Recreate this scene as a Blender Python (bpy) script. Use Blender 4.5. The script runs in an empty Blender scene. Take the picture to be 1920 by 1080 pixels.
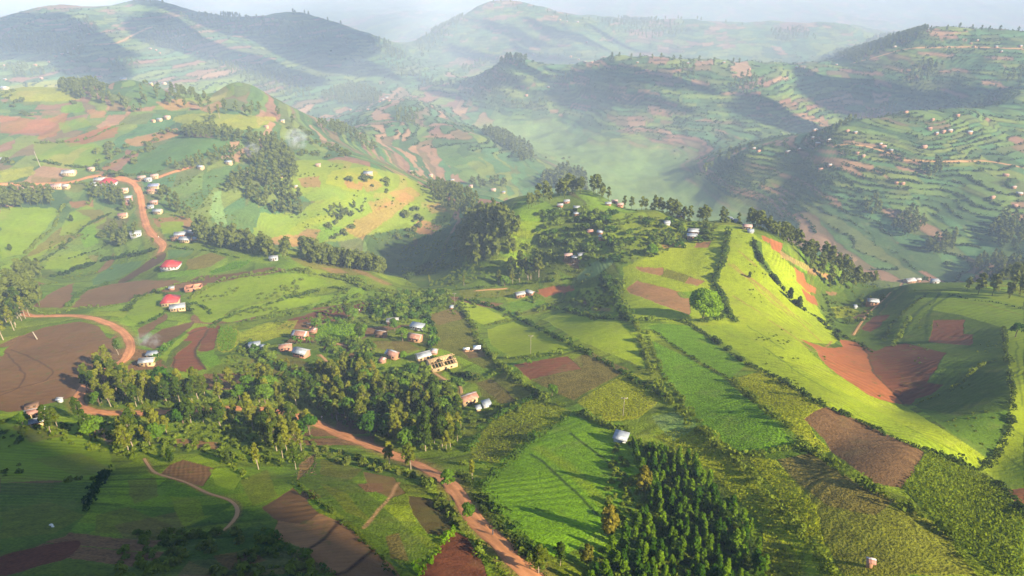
import bpy, math, random
import numpy as np
from mathutils import Vector, Matrix
random.seed(7); rng = np.random.default_rng(11)
sc = bpy.context.scene
col = sc.collection
# ------------------------------------------------------------------ camera, world, sun, exposure
CAMZ = 345.0                      # metres above the datum; the valley floor lies near 10 m
PITCH = math.radians(27.0)
FPX = 1300.0
cam_d = bpy.data.cameras.new('camera'); cam = bpy.data.objects.new('camera', cam_d); col.objects.link(cam)
cam_d.sensor_width = 36.0; cam_d.lens = 36.0 * FPX / 1920.0
cam_d.clip_start = 1.0; cam_d.clip_end = 30000.0
cam.location = (0, 0, CAMZ); cam.rotation_euler = (math.pi / 2 - PITCH, 0, 0)
sc.camera = cam
SUN_EL = math.radians(30.0)
SDX, SDY = 0.82, -0.57            # horizontal direction towards the sun
n_ = math.hypot(SDX, SDY); SDX /= n_; SDY /= n_
sun_d = bpy.data.lights.new('sun', 'SUN'); sun = bpy.data.objects.new('sun', sun_d); col.objects.link(sun)
sun_d.energy = 5.0; sun_d.angle = math.radians(0.6); sun_d.color = (1.0, 0.86, 0.60)
SUNV = Vector((SDX * math.cos(SUN_EL), SDY * math.cos(SUN_EL), math.sin(SUN_EL)))
sun.rotation_euler = SUNV.to_track_quat('Z', 'Y').to_euler(); sun.location = (300, -200, 900)
w = bpy.data.worlds.new('World'); sc.world = w; w.use_nodes = True
nt = w.node_tree; bg = nt.nodes['Background']
sky = nt.nodes.new('ShaderNodeTexSky'); sky.sky_type = 'NISHITA'; sky.sun_disc = False
sky.sun_elevation = SUN_EL; sky.sun_rotation = math.atan2(SDX, SDY)
sky.altitude = 2000; sky.air_density = 1.0; sky.dust_density = 1.5
nt.links.new(sky.outputs[0], bg.inputs[0]); bg.inputs[1].default_value = 0.075
sc.view_settings.view_transform = 'Standard'; sc.view_settings.look = 'None'
sc.view_settings.exposure = 1.72; sc.view_settings.gamma = 1.0
sc.cycles.use_denoising = True
sc.cycles.volume_bounces = 0; sc.cycles.max_bounces = 6; sc.cycles.diffuse_bounces = 2
sc.cycles.transparent_max_bounces = 12
# ------------------------------------------------------------------ small maths helpers
def ray(u, v):
    x = (u - 960.0) / FPX; y = -(v - 540.0) / FPX
    cp, sp = math.cos(PITCH), math.sin(PITCH)
    return np.array([x, cp + y * sp, -sp + y * cp])
def h01(ix, iy, s=0):
    n = (ix.astype(np.int64) * 374761393 + iy.astype(np.int64) * 668265263 + s * 974634777) & 0xffffffff
    n = ((n ^ (n >> 13)) * 1274126177) & 0xffffffff
    return ((n ^ (n >> 16)) & 0xffffff) / float(0xffffff)
def vnoise(x, y, s=0):
    x = np.asarray(x, float); y = np.asarray(y, float)
    ix = np.floor(x); iy = np.floor(y); fx = x - ix; fy = y - iy
    fx = fx * fx * (3 - 2 * fx); fy = fy * fy * (3 - 2 * fy)
    a = h01(ix, iy, s); b = h01(ix + 1, iy, s); c = h01(ix, iy + 1, s); d = h01(ix + 1, iy + 1, s)
    return (a + (b - a) * fx) * (1 - fy) + (c + (d - c) * fx) * fy
def fbm(x, y, o=4, s=0):
    t = 0; a = 1; n = 0
    for k in range(o):
        t = t + a * (vnoise(x, y, s + k * 17) * 2 - 1); n += a; a *= .5; x = x * 2.03 + 5.1; y = y * 2.03 + 1.7
    return t / n
# ------------------------------------------------------------------ terrain: spot heights (drop below the camera, m)
CP = '''0,1080,98 480,1080,101 1000,1080,102 1450,1080,104 1920,1080,98
0,900,122 400,900,124 700,900,120 900,960,112 1050,900,118 1300,900,114 1550,900,106 1750,950,103 1920,920,112
0,780,150 150,740,158 350,770,148 600,790,147 760,860,133 880,750,147 1100,780,130 1165,822,124 1300,780,124 1550,850,113
100,680,166 350,660,166 560,660,163 780,660,160 960,700,146 1100,700,141 1250,700,137 1400,700,132
1500,640,152 1600,645,170 1700,755,146 1550,760,118 1700,840,112 1860,870,126
1890,740,128 1890,620,152 1800,640,156 1740,700,147 1770,570,170 1700,535,185 1850,540,175 1920,560,165 1650,560,190 1590,600,182 1540,540,190 1600,530,197
1317,600,153 1200,600,152 1100,620,154 980,552,190 860,545,192 1150,500,168 1250,520,162 1230,395,166 1350,412,162 1300,438,162 1400,430,158 1380,540,160 1480,500,166 1450,440,162 1560,500,185
1120,445,165 1180,400,163 1060,380,167 1100,355,165 900,470,190 960,430,173 855,480,204 940,380,184 1050,480,177 1080,520,181 980,500,189 1000,430,172 780,500,230 760,530,200 740,500,234
700,510,195 560,470,190 540,440,222 600,400,215 460,400,205 700,400,225 800,420,235 700,330,205 850,372,225 930,375,240 550,270,195 620,300,200
450,240,178 440,300,185 340,440,195 300,330,190 200,340,195 270,400,197 100,440,208 0,400,200 0,480,200 200,500,207 0,560,190 180,600,178 320,570,183 450,560,185 600,540,188
300,290,183 350,260,178 100,300,195 100,230,190 300,230,185 0,250,190 50,175,175 250,150,165 400,180,185 550,220,205 440,155,175
0,130,240 200,130,245 400,130,255 560,180,300 0,60,200 200,60,205 400,70,225 600,100,265 100,10,165 300,8,168 560,30,195 680,60,230 740,82,260
700,240,285 800,250,290 880,250,295 850,330,300 750,300,275 600,230,255 980,310,315 940,350,300 650,190,310 650,145,290 750,190,290
1150,320,335 1050,260,332 1250,340,335 1000,240,330 1100,345,330 900,210,320 850,180,315 1400,400,325 1300,370,335
900,150,280 950,110,235 1150,112,228 1300,118,228 1400,125,232 1100,180,285 1250,230,300 1350,200,280 1250,290,328 1400,260,305 1500,200,285 1450,140,240
820,60,260 920,3,192 780,85,310 1000,30,215 1060,30,225 1100,45,235 1300,38,238 1000,90,290 1200,90,290 850,110,310 1400,60,255 1560,45,245 1620,75,270 1400,100,290 1560,100,280
1620,100,235 1750,57,180 1920,60,180 1850,120,215 1700,120,225 1600,170,270 1700,190,280 1850,165,245
1920,180,226 1800,195,226 1700,212,228 1560,250,240 1400,290,280 1310,325,315
1650,270,244 1850,260,240 1500,330,285 1600,350,276 1750,350,270 1900,350,262 1450,400,312 1600,440,298 1750,440,290 1900,420,280 1700,500,298 1880,500,285 1800,520,295'''
HID = '''100,40,92 960,40,95 1800,40,92 1600,480,240 1650,500,260 1800,470,250 1950,470,235 1100,600,255 1100,800,325 1400,500,240 1400,620,300 1250,500,225
600,480,228 200,1150,262 0,1150,255 450,1120,290 620,1180,300 960,770,300 1150,1780,320 1350,1720,300 1000,1780,320 1800,1130,262 1600,1120,300 1950,1130,250
200,2500,330 500,2500,335 700,2400,335 960,2900,335 1300,2800,335 1600,2800,330 1800,2000,300 1950,2000,290 0,2500,320
0,3400,330 400,3400,335 800,3400,335 1200,3400,330 1600,3400,325 1950,3400,320
0,4300,285 400,4300,305 640,4300,325 900,4300,310 1200,4300,300 1600,4300,285 1950,4300,280
0,6200,120 400,6200,140 640,6200,170 900,6200,140 1200,6200,125 1600,6200,110 1950,6200,90'''
pts = []
for t in CP.split():
    u, v, H = map(float, t.split(',')); d = ray(u, v); k = H / -d[2]
    pts.append((d[0] / d[1], math.log(k * d[1]), H))
for t in HID.split():
    u, Y, H = map(float, t.split(',')); d = ray(u, 300 if Y > 60 else 900)
    pts.append((d[0] / d[1], math.log(Y), H))
P = np.array(pts); P[:, 0] *= 1.6
def U(r2): return 0.5 * r2 * np.log(r2 + 1e-12)
n = len(P); D2 = ((P[:, None, :2] - P[None, :, :2]) ** 2).sum(-1)
A = np.zeros((n + 3, n + 3)); A[:n, :n] = U(D2) + np.eye(n) * 2e-4; A[:n, n] = 1; A[:n, n + 1:] = P[:, :2]; A[n, :n] = 1; A[n + 1:, :n] = P[:, :2].T
W = np.linalg.solve(A, np.concatenate([P[:, 2], np.zeros(3)]))
LY0, LY1 = math.log(38.0), math.log(6800.0)
def smax(L):      # half width of the sheet / distance
    return 1.85 + (0.98 - 1.85) * np.clip((L - 4.4) / 1.8, 0, 1)
NA, NR = 1900, 1560
NCA, NCR = 260, 330
ca = np.linspace(-1, 1, NCA); cl = np.linspace(LY0, LY1, NCR)
CA, CL = np.meshgrid(ca, cl); CS = CA * smax(CL) * 1.6
q = np.stack([CS.ravel(), CL.ravel()], 1); Hc = np.zeros(len(q))
for i in range(0, len(q), 8000):
    qq = q[i:i + 8000]; d2 = ((qq[:, None, :] - P[None, :, :2]) ** 2).sum(-1)
    Hc[i:i + 8000] = U(d2) @ W[:n] + W[n] + qq @ W[n + 1:]
Hc = Hc.reshape(NCR, NCA)
def cubw(nf, nc):
    x = np.linspace(0, nc - 1, nf); i = np.minimum(np.floor(x).astype(int), nc - 2); f = x - i
    M = np.zeros((nf, nc)); w4 = [-.5 * f ** 3 + f ** 2 - .5 * f, 1.5 * f ** 3 - 2.5 * f ** 2 + 1, -1.5 * f ** 3 + 2 * f ** 2 + .5 * f, .5 * f ** 3 - .5 * f ** 2]
    for k in range(4): np.add.at(M, (np.arange(nf), np.clip(i - 1 + k, 0, nc - 1)), w4[k])
    return M
Hf = cubw(NR, NCR) @ Hc @ cubw(NA, NCA).T
ga = np.linspace(-1, 1, NA); gl = np.linspace(LY0, LY1, NR)
GA, GL = np.meshgrid(ga, gl); GY = np.exp(GL); GX = GA * smax(GL) * GY
Hf = np.clip(Hf, 60, 345)
far = np.clip((GY - 350) / 900, 0, 1)
GZ = CAMZ - Hf
# natural relief added to the spot heights
GZ += fbm(GX / 38, GY / 38, 3, 3) * (0.9 + 3.0 * far) + fbm(GX / 170, GY / 170, 4, 9) * 15 * far
ff = np.clip((GY - 2600) / 1500, 0, 1)
GZ += ff * (1 - np.abs(fbm(GX / 900, GY / 900, 4, 21))) * 120 - ff * 60
def grid_at(F, X, Y):
    X = np.asarray(X, float); Y = np.asarray(Y, float)
    L = np.log(np.maximum(Y, 1)); a = X / np.maximum(Y, 1) / smax(L)
    fx = np.clip((a + 1) / 2 * (NA - 1), 0, NA - 1.001); fy = np.clip((L - LY0) / (LY1 - LY0) * (NR - 1), 0, NR - 1.001)
    ix = fx.astype(int); iy = fy.astype(int); fx = fx - ix; fy = fy - iy
    return (F[iy, ix] * (1 - fx) + F[iy, ix + 1] * fx) * (1 - fy) + (F[iy + 1, ix] * (1 - fx) + F[iy + 1, ix + 1] * fx) * fy
def hz(X, Y): return grid_at(GZ, X, Y)
_TY = np.exp(np.linspace(math.log(60), LY1, 3000))
def ground(u, v):
    '''first point of the terrain met along the sight line of a picture point'''
    d = ray(u, v); k = _TY / d[1]; X = d[0] * k; Z = CAMZ + d[2] * k
    below = Z < hz(X, _TY)
    i = int(np.argmax(below))
    if not below[i]: i = len(_TY) - 1
    if i == 0: return X[0], _TY[0]
    z0 = Z[i - 1] - hz(X[i - 1], _TY[i - 1]); z1 = Z[i] - hz(X[i], _TY[i])
    t = z0 / (z0 - z1) if z0 != z1 else 0
    return X[i - 1] + (X[i] - X[i - 1]) * t, _TY[i - 1] + (_TY[i] - _TY[i - 1]) * t
def ground_near(u, v, ymax):
    for k in range(40):
        p = ground(u, v + k * 2)
        if p[1] < ymax: return p
    return p
def P2(s):
    return [tuple(map(float, t.split(','))) for t in s.split()]
def dens(pl, closed=False, step=14):
    out = []; m = len(pl)
    for i in range(m if closed else m - 1):
        a = pl[i]; b = pl[(i + 1) % m]; k = max(1, int(math.hypot(b[0] - a[0], b[1] - a[1]) / step))
        out += [(a[0] + (b[0] - a[0]) * j / k, a[1] + (b[1] - a[1]) * j / k) for j in range(k)]
    if not closed: out.append(pl[-1])
    return out
def catmull(pl, closed=False, sub=4):
    m = len(pl); out = []
    for i in range(m if closed else m - 1):
        g = (lambda j: pl[j % m]) if closed else (lambda j: pl[min(max(j, 0), m - 1)])
        p0, p1, p2, p3 = g(i - 1), g(i), g(i + 1), g(i + 2)
        for k in range(sub):
            t = k / sub
            out.append(tuple(.5 * ((2 * p1[c]) + (-p0[c] + p2[c]) * t + (2 * p0[c] - 5 * p1[c] + 4 * p2[c] - p3[c]) * t * t + (-p0[c] + 3 * p1[c] - 3 * p2[c] + p3[c]) * t ** 3) for c in (0, 1)))
    if not closed: out.append(pl[-1])
    return out
def world_poly(s, closed=True, smooth=False):
    pl = P2(s)
    if smooth: pl = catmull(pl, closed)
    w_ = np.array([ground(*p) for p in dens(pl, closed)])
    return w_
def inside(poly, X, Y):
    r = np.zeros(X.shape, bool); m = len(poly); x0, y0 = poly[-1]
    for x1, y1 in poly:
        if y0 != y1:
            c = ((y1 > Y) != (y0 > Y)) & (X < (x0 - x1) * (Y - y1) / (y0 - y1) + x1)
            r ^= c
        x0, y0 = x1, y1
    return r
# ------------------------------------------------------------------ ground cover: each field a crop or soil colour, some with shade painted in
def A3(*c): return np.array(c, float)
PAL = {'g': A3(.128, .188, .005), 'G': A3(.172, .222, .005), 'm': A3(.058, .094, .006), 'v': A3(.088, .172, .003), 'd': A3(.028, .056, .006),
       'b': A3(.055, .110, .028), 'y': A3(.185, .205, .005), 'Y': A3(.20, .205, .015), 'o': A3(.120, .098, .015), 'O': A3(.102, .108, .009),
       's': A3(.200, .108, .044), 'S': A3(.122, .068, .028), 'r': A3(.225, .078, .027), 'R': A3(.125, .044, .019), 'k': A3(.060, .033, .015),
       't': A3(.280, .165, .075), 'p': A3(.14, .22, .07), 'x': A3(.26, .125, .05)}
far_pal = np.array([[.062, .112, .030], [.092, .142, .032], [.042, .080, .026], [.115, .150, .030], [.056, .118, .042], [.078, .102, .030]])
soil_pal = np.array([[.19, .115, .070], [.17, .095, .062], [.23, .14, .08], [.12, .09, .045]])
gx_, gy_ = np.gradient(GZ)
dYr = np.gradient(GY, axis=0); dXa = np.gradient(GX, axis=1)
SLY = gx_ / dYr; SLX = gy_ / dXa
SLOPE = np.hypot(SLX, SLY)
WX = GX + fbm(GX / 60, GY / 60, 3, 41) * 14; WY = GY + fbm(GX / 60, GY / 60, 3, 57) * 14
# terraces and plots: strips between contour lines, cut across into plots
Hq = (GZ + fbm(GX / 110, GY / 110, 3, 77) * 8)
def plots(step, L, seed, rot=.25):
    al = WX * math.cos(rot) + WY * math.sin(rot)
    c0 = al / (L * 1.7) + .35 * fbm(GX / 45, GY / 45, 2, seed + 7); c0i = np.floor(c0); fc0 = c0 - c0i
    Hs = Hq + h01(c0i, c0i * 0, seed + 31) * step + (h01(c0i, c0i * 0 + 1, seed + 32) - .5) * .25 * (Hq % 40)
    b = np.floor(Hs / step); fb = Hs / step - b
    c = al / L + h01(b, b * 0, seed) * 9; ci = np.floor(c); fc = c - ci
    wb = 1.5 * np.maximum(SLOPE, .03) / step * (1 + GY / 900); wc = 1.0 / L * (1 + GY / 900)
    edge = np.maximum(np.clip(1 - np.minimum(fb, 1 - fb) / wb, 0, 1), .6 * np.clip(1 - np.minimum(fc, 1 - fc) / wc, 0, 1))
    return h01(b, ci, seed + 1), h01(b, ci, seed + 2), edge
r1, r2, e1 = plots(3.3, 30.0, 3)
q1, q2, e2 = plots(5.0, 36.0, 13, -.2)
s1, s2, e3 = plots(3.4, 30.0, 23, .1)
fm = GY > 1250; nm = GY < 800
r1 = np.where(fm, q1, np.where(nm, s1, r1)); r2 = np.where(fm, q2, np.where(nm, s2, r2)); e1 = np.where(fm, e2, np.where(nm, e3 * .8, e1))
EG = np.where(((GX > 60) & (GY > 540)) | (GY > 1050), 1.0, .25)
soilp = .20 + .45 * fbm(GX / 260, GY / 260, 3, 91) - .12 * ((GX < 60) & (GY < 1100))
ip = np.minimum((r2 * 6).astype(int), 5); isl = np.minimum((r2 * 4).astype(int), 3)
Cc = np.where((r1 < soilp)[..., None], soil_pal[isl], far_pal[ip])
Cc = Cc * (1 - .85 * (e1 * EG * np.clip(.7 + .8 * fbm(GX / 25, GY / 25, 2, 5), 0, 1))[..., None]) + (e1 * .0)[..., None]
K = np.where(r1 < soilp, .35, 1.0)
KR = np.zeros_like(K)
# the near ground: meadow and weedy crop land
nb = np.clip((GY - 430) / 120, 0, 1)[..., None]
mead = PAL['m'] + (PAL['g'] - PAL['m']) * np.clip(.5 + .9 * fbm(GX / 30, GY / 30, 4, 33), 0, 1)[..., None]
mead = mead * (.72 + .56 * s1)[..., None] * np.stack([.86 + .34 * s2, 1 + 0 * s2, 1 + 0 * s2], -1) * (1 - .45 * e3 * (vnoise(GX / 20, GY / 20, 66) > .45))[..., None]
mead = np.where(((s2 > .84) & (vnoise(GX / 90, GY / 90, 67) > .4) & (GX < 40))[..., None], PAL['S'] * 1.05, mead)
Cc = mead * (1 - nb) + Cc * nb; K = np.where(GY < 480, 1.3, K)
floor_m = np.clip((23 - GZ) / 8, 0, 1)[..., None] * (GY < 2200)[..., None]
Cc = Cc * (1 - floor_m) + (A3(.10, .155, .04) * (1 + .25 * fbm(GX / 40, GY / 90, 3, 8))[..., None]) * floor_m
JX = GX + fbm(GX / 7, GY / 7, 2, 61) * 1.0 * np.clip(GY / 300, .5, 3); JY = GY + fbm(GX / 7, GY / 7, 2, 71) * 1.0 * np.clip(GY / 300, .5, 3)
FIELDS = []
def sub(poly, pad=5):
    x0, y0 = poly.min(0) - pad; x1, y1 = poly.max(0) + pad
    i0 = int(np.clip((math.log(max(y0, 39)) - LY0) / (LY1 - LY0) * (NR - 1), 0, NR - 2)); i1 = int(np.clip((math.log(max(y1, 40)) - LY0) / (LY1 - LY0) * (NR - 1) + 2, 1, NR))
    return slice(i0, i1)
def field(code, s, mix=1.0, smooth=False, kind=None, furrow=None, tone=None):
    p = world_poly(s, True, smooth); sl = sub(p); m = inside(p, JX[sl], JY[sl]); FIELDS.append((code, p))
    t = (rng.uniform(.92, 1.08) if tone is None else tone)
    c = PAL[code] * t
    Cs = Cc[sl]; Cs[m] = Cs[m] * (1 - mix) + c * mix
    if mix > .6: K[sl][m] = kind if kind is not None else (.25 if code in 'sSrRktx' else (.6 if code in 'gGbp' else 1.3))
    if furrow:
        sp, ang, amp = furrow; ca_, sa_ = math.cos(math.radians(ang)), math.sin(math.radians(ang))
        X, Y = GX[sl], GY[sl]; ph = (X * ca_ + Y * sa_ + fbm(X / 25, Y / 25, 2, 3) * 3.0) / sp
        wv = np.sin(ph * 2 * math.pi) * (.3 + .7 * vnoise(X / 3, Y / 3, 9))
        GZ[sl][m] += wv[m] * amp; Cs[m] *= (1 + .10 * wv[m])[:, None]
    return p
def streak(code, s, wpx, mix=1.0, smooth=True):
    '''a thin strip (ditch, bare edge, foot track) of given width in metres'''
    pl = P2(s); pl = catmull(pl) if smooth else pl
    w_ = np.array([ground(*p) for p in dens(pl)])
    keep = np.ones(len(w_), bool)
    for i in range(1, len(w_)):
        if np.hypot(*(w_[i] - w_[i - 1])) > 60: keep[i] = False
    w_ = w_[keep]; sl = sub(w_, wpx + 2); X, Y = JX[sl], JY[sl]; best = np.full(X.shape, 1e9)
    for a, b in zip(w_[:-1], w_[1:]):
        dx, dy = b - a; L2 = dx * dx + dy * dy + 1e-9; t = np.clip(((X - a[0]) * dx + (Y - a[1]) * dy) / L2, 0, 1)
        best = np.minimum(best, np.hypot(X - a[0] - t * dx, Y - a[1] - t * dy))
    m = np.clip(1.3 - best / (wpx * .5), 0, 1) * mix
    Cc[sl] = Cc[sl] * (1 - m[..., None]) + PAL[code] * m[..., None]
# --- far and middle distance
field('d', '680,440 760,420 850,440 870,480 860,530 790,540 745,515 700,500', .75)  # hill's shadow over the valley, painted into the ground as dark green
field('G', '500,330 560,300 640,300 760,330 860,385 840,420 740,430 650,450 560,460 470,440 490,400 560,400 590,380', .62)
field('y', '620,320 690,312 720,335 670,360 610,345', .6); field('s', '560,335 600,330 600,350 565,350', .8)
field('x', '645,335 680,345 680,355 650,350', .7); field('x', '470,452 545,440 600,440 590,455 545,462', .7); field('v', '570,447 600,425 640,425 630,445 590,460', .7)
field('x', '640,430 690,400 760,360 780,372 700,430 680,450', .55); field('x', '770,425 790,412 830,425 810,440 780,437', .8)
field('y', '540,435 600,420 640,410 625,400 560,415', .5); field('s', '550,445 575,430 600,432 590,450', .8)
for s in ('670,340 700,335 720,350 690,360', '730,360 770,350 790,365 750,380', '690,380 730,370 740,385 700,395', '800,385 830,380 840,395 810,402'): field('x', s, .5)
field('p', '400,360 415,355 418,380 425,420 410,425 395,400', .8)
field('b', '230,312 300,272 350,258 425,262 430,272 420,288 340,300 300,320 250,330', 1, True, kind=.4)
field('r', '0,216 75,226 72,250 0,250', .7); field('r', '75,226 130,210 122,232 105,255 72,262', .7)
field('r', '115,265 200,236 225,238 212,258 130,276', .75); field('x', '236,262 330,240 336,254 262,275 235,270', .75); field('x', '165,205 198,210 200,220 168,222', .7)
field('v', '112,200 155,190 160,208 115,212', .8); field('g', '110,230 155,220 170,235 120,250', .7); field('Y', '0,166 100,150 128,158 150,186 40,190 5,180', .8, True)
field('Y', '335,216 400,212 480,218 520,222 470,242 390,238 330,228', .7, True); field('x', '290,192 340,184 365,200 320,208', .7); field('x', '372,205 410,188 418,200 395,213', .6)
field('g', '330,155 440,150 440,178 380,200 340,185', .5); field('s', '178,322 215,300 232,300 196,322', .8); field('Y', '0,320 60,312 66,326 0,345', .7)
field('g', '60,265 180,270 230,285 160,320 70,310', .7); field('o', '60,330 130,335 170,345 150,360 60,350', .5)
# left middle
field('g', '0,388 100,390 110,400 85,430 45,475 0,485', .85); field('o', '50,478 110,428 150,412 200,405 180,425 120,460 60,482', .8)
field('s', '128,378 176,376 172,388 134,390'); field('g', '130,400 160,385 190,395 200,415 150,440 110,440', .7); field('S', '140,395 190,392 195,410 175,420 165,405', .6)
field('v', '150,428 180,418 185,455 160,465 150,450', .8); field('g', '0,500 60,480 125,450 60,490 20,520 0,540', .9); field('g', '90,490 150,468 178,490 140,505 80,505', .8)
field('m', '180,440 240,425 250,450 200,470 182,460', .8); field('b', '170,525 215,495 270,488 260,500 215,525 175,535', 1)
field('k', '218,530 262,500 298,476 312,474 306,490 275,508 240,525 222,534'); field('S', '60,575 100,546 138,530 132,560 118,578', 1, kind=.1)
field('S', '134,576 162,545 210,533 270,525 330,525 340,530 300,543 245,565 190,575', 1, kind=.1); field('g', '240,580 275,552 308,552 312,575 298,592 255,608', 1, True)
field('s', '285,410 355,405 366,425 350,430 295,425', .9); field('g', '300,418 345,415 340,435 305,440', .9); field('b', '313,468 365,468 350,482 315,485', .9)
field('v', '295,512 375,505 370,517 300,521', .9); field('o', '350,488 395,474 425,482 395,500 350,506', 1); field('v', '392,510 440,490 474,488 455,502 400,515', 1, kind=2)
field('k', '350,528 370,518 430,514 515,500 538,505 480,520 420,528 360,532', 1, tone=1.5)
field('g', '358,565 385,545 450,522 540,514 600,522 622,533 560,548 450,575 395,605 368,592', 1, True); field('g', '400,600 470,572 560,560 602,556 600,566 500,588 430,605', 1)
field('m', '470,610 540,592 600,580 606,586 520,605', .8); field('R', '540,600 590,584 640,575 690,565 700,578 640,592 560,606', 1, tone=.8)
field('o', '540,482 620,490 685,515 640,518 570,500', .7); field('s', '600,500 640,505 655,512 620,512', .7); field('g', '430,470 520,488 500,496 440,488', .5)
field('S', '0,672 60,622 128,606 170,606 200,628 214,660 180,690 150,735 92,756 0,768', 1, True, kind=.15)
streak('k', '8,660 38,690 45,705 35,725 0,742', .8); streak('k', '22,655 60,672 92,688 98,700 88,712 62,720 0,735', .8); streak('S', '98,690 125,670 165,620', .6, .7)
streak('s', '60,722 140,700 180,690', .8, .5)
field('R', '322,668 345,630 372,614 392,616 370,648 372,672 384,690 350,697 326,690', 1, True, tone=1.05); field('R', '373,655 392,616 414,613 404,640 400,655', 1, True, tone=.9)
streak('k', '324,690 330,655 352,628 388,616', 1.0); streak('k', '385,692 370,672 370,650 390,618', 1.4)
field('y', '412,615 430,610 447,625 440,655 415,660 405,640', 1, True, kind=2.2); field('y', '445,625 500,605 560,600 545,625 480,645 450,650', .7, kind=2.2)
field('S', '258,618 310,588 315,595 262,635', 1); field('S', '262,645 300,618 365,602 362,612 330,632 290,655', 1, tone=.8); field('m', '300,680 340,640 360,640 325,670 318,690', .8)
field('g', '330,640 350,625 355,628 320,660 310,680 300,670', .8); field('v', '372,665 400,655 415,680 395,690 380,680', .9, kind=1.6)
# village
field('v', '590,615 620,603 690,610 680,635 640,642 590,638', .85, kind=2); field('S', '700,640 760,640 790,655 760,665 705,652', .5); field('S', '800,655 830,700 810,712 780,690 760,672', .4)
field('O', '800,592 845,578 880,590 895,620 905,650 940,690 905,690 860,668 815,650 800,625', 1, kind=1.6); field('S', '800,592 845,578 880,590 860,600 820,610', .6)
field('S', '865,655 905,650 910,668 880,672', .8); field('O', '860,695 900,700 895,720 870,715', .8); field('S', '760,730 830,705 835,720 800,755', .5); field('O', '450,670 560,690 600,720 520,720 460,700', .5)
field('O', '892,718 950,697 1004,740 945,757 905,745', 1); streak('k', '918,712 945,730 968,752', .5); field('S', '892,718 918,712 968,752 940,757', .5)
# fields on the near slope
field('G', '856,563 905,575 956,600 912,610 880,597', 1); field('G', '912,618 975,599 1020,622 1072,655 1030,665 960,670 925,650', 1); field('O', '858,545 930,540 975,542 955,556 870,560', .8)
field('v', '935,572 1000,556 1022,566 960,592', .8, kind=1.4); field('r', '1000,546 1030,537 1075,535 1080,543 1020,557', 1); field('O', '960,592 1020,570 1035,580 985,592', .7)
field('G', '1088,540 1118,538 1150,558 1152,586 1100,572', 1); field('p', '1082,520 1105,495 1140,480 1150,492 1120,515 1090,528', .9, True); field('m', '1060,528 1150,512 1185,520 1150,535 1070,540', .7)
field('G', '1018,598 1050,586 1090,592 1160,602 1185,630 1212,692 1160,668 1090,640', 1); field('s', '1105,575 1145,577 1145,584 1110,582', .7)
field('R', '962,684 1065,667 1090,692 1040,700 995,712', 1, tone=1.15, furrow=(2.4, 70, .10)); field('O', '1088,667 1110,660 1177,693 1075,750 1040,735 997,714 1040,702 1092,692', 1, kind=1.9); field('S', '1088,667 1110,660 1177,693 1075,750 997,714', .45)
field('y', '1178,697 1200,705 1246,742 1195,785 1130,790 1080,752', 1, kind=2.2); field('v', '1080,760 1120,780 1110,792', .6)
field('y', '1002,746 1040,760 1075,772 1020,810 930,870 885,860 880,835 920,790', .7, kind=1.8); streak('d', '945,778 1000,805', .8); field('O', '930,800 1010,790 980,830 920,870 890,850', .7, kind=1.8)
field('v', '1072,780 1110,795 1150,812 1190,820 1222,880 1155,955 1090,1020 1040,1045 985,1000 905,918 960,862 1020,812', 1, True, tone=1.1, kind=1.1, furrow=(2.0, 48, .03))
for s in ('1068,812 1120,850 1180,898', '998,852 1050,895 1120,965'): streak('d', s, 1.0)
streak('g', '1120,800 1180,840 1200,880', 5, .4); streak('y', '1010,840 1070,880 1140,950', 4, .35)
# convex shoulder with bright pasture
field('G', '1170,500 1240,470 1340,430 1400,430 1450,465 1500,515 1540,590 1580,635 1560,645 1500,640 1560,700 1690,758 1870,868 1850,885 1700,825 1550,760 1430,692 1370,650 1290,605 1190,600 1160,575', 1, kind=1.1)
field('g', '1300,610 1430,690 1560,760 1700,825 1850,885 1700,800 1580,735 1450,665 1370,610', .6)
field('s', '1190,499 1245,502 1245,517 1205,510'); field('O', '1250,503 1300,520 1285,530 1240,518'); field('s', '1292,519 1322,527 1308,536 1285,530')
field('s', '1174,541 1195,526 1245,538 1280,548 1292,560 1292,590 1240,572 1182,550', 1, tone=1.1); field('s', '1305,455 1335,451 1328,464 1300,464'); field('v', '1270,548 1300,545 1300,560 1275,558', .8)
field('s', '1240,460 1270,455 1275,462 1245,466', .7)
for s in ('1368,495 1400,520 1440,560 1480,590', '1374,495 1410,524 1450,560 1492,596 1540,640', '1392,512 1430,538 1470,575 1520,610', '1402,518 1440,545 1490,590', '1375,555 1400,570 1425,585', '1385,470 1420,500', '1500,640 1530,660 1560,640', '1440,600 1480,625 1500,640', '1360,450 1360,490'): streak('s', s, 1.1, .75)
for s in ('1590,780 1640,808 1700,838 1730,850', '1430,650 1500,700 1560,735', '1400,610 1470,655', '1700,800 1750,825 1800,850'): streak('m', s, 1.0, .7)
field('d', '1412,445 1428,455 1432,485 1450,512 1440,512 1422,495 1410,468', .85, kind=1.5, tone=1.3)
field('r', '1428,441 1443,447 1442,456 1430,450'); field('r', '1443,448 1470,458 1462,475 1445,466'); field('r', '1490,502 1506,512 1512,530 1540,545 1535,552 1512,545 1502,535 1495,530', .9); field('r', '1504,542 1528,556 1532,573 1512,563')
field('v', '1490,484 1518,500 1512,510 1490,498', .9); field('S', '1515,500 1535,508 1530,517 1512,510', .7); field('r', '1542,508 1556,518 1550,525 1543,520', .7); field('t', '1462,470 1500,490 1560,520 1555,525 1500,500 1460,480', .6)
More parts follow.
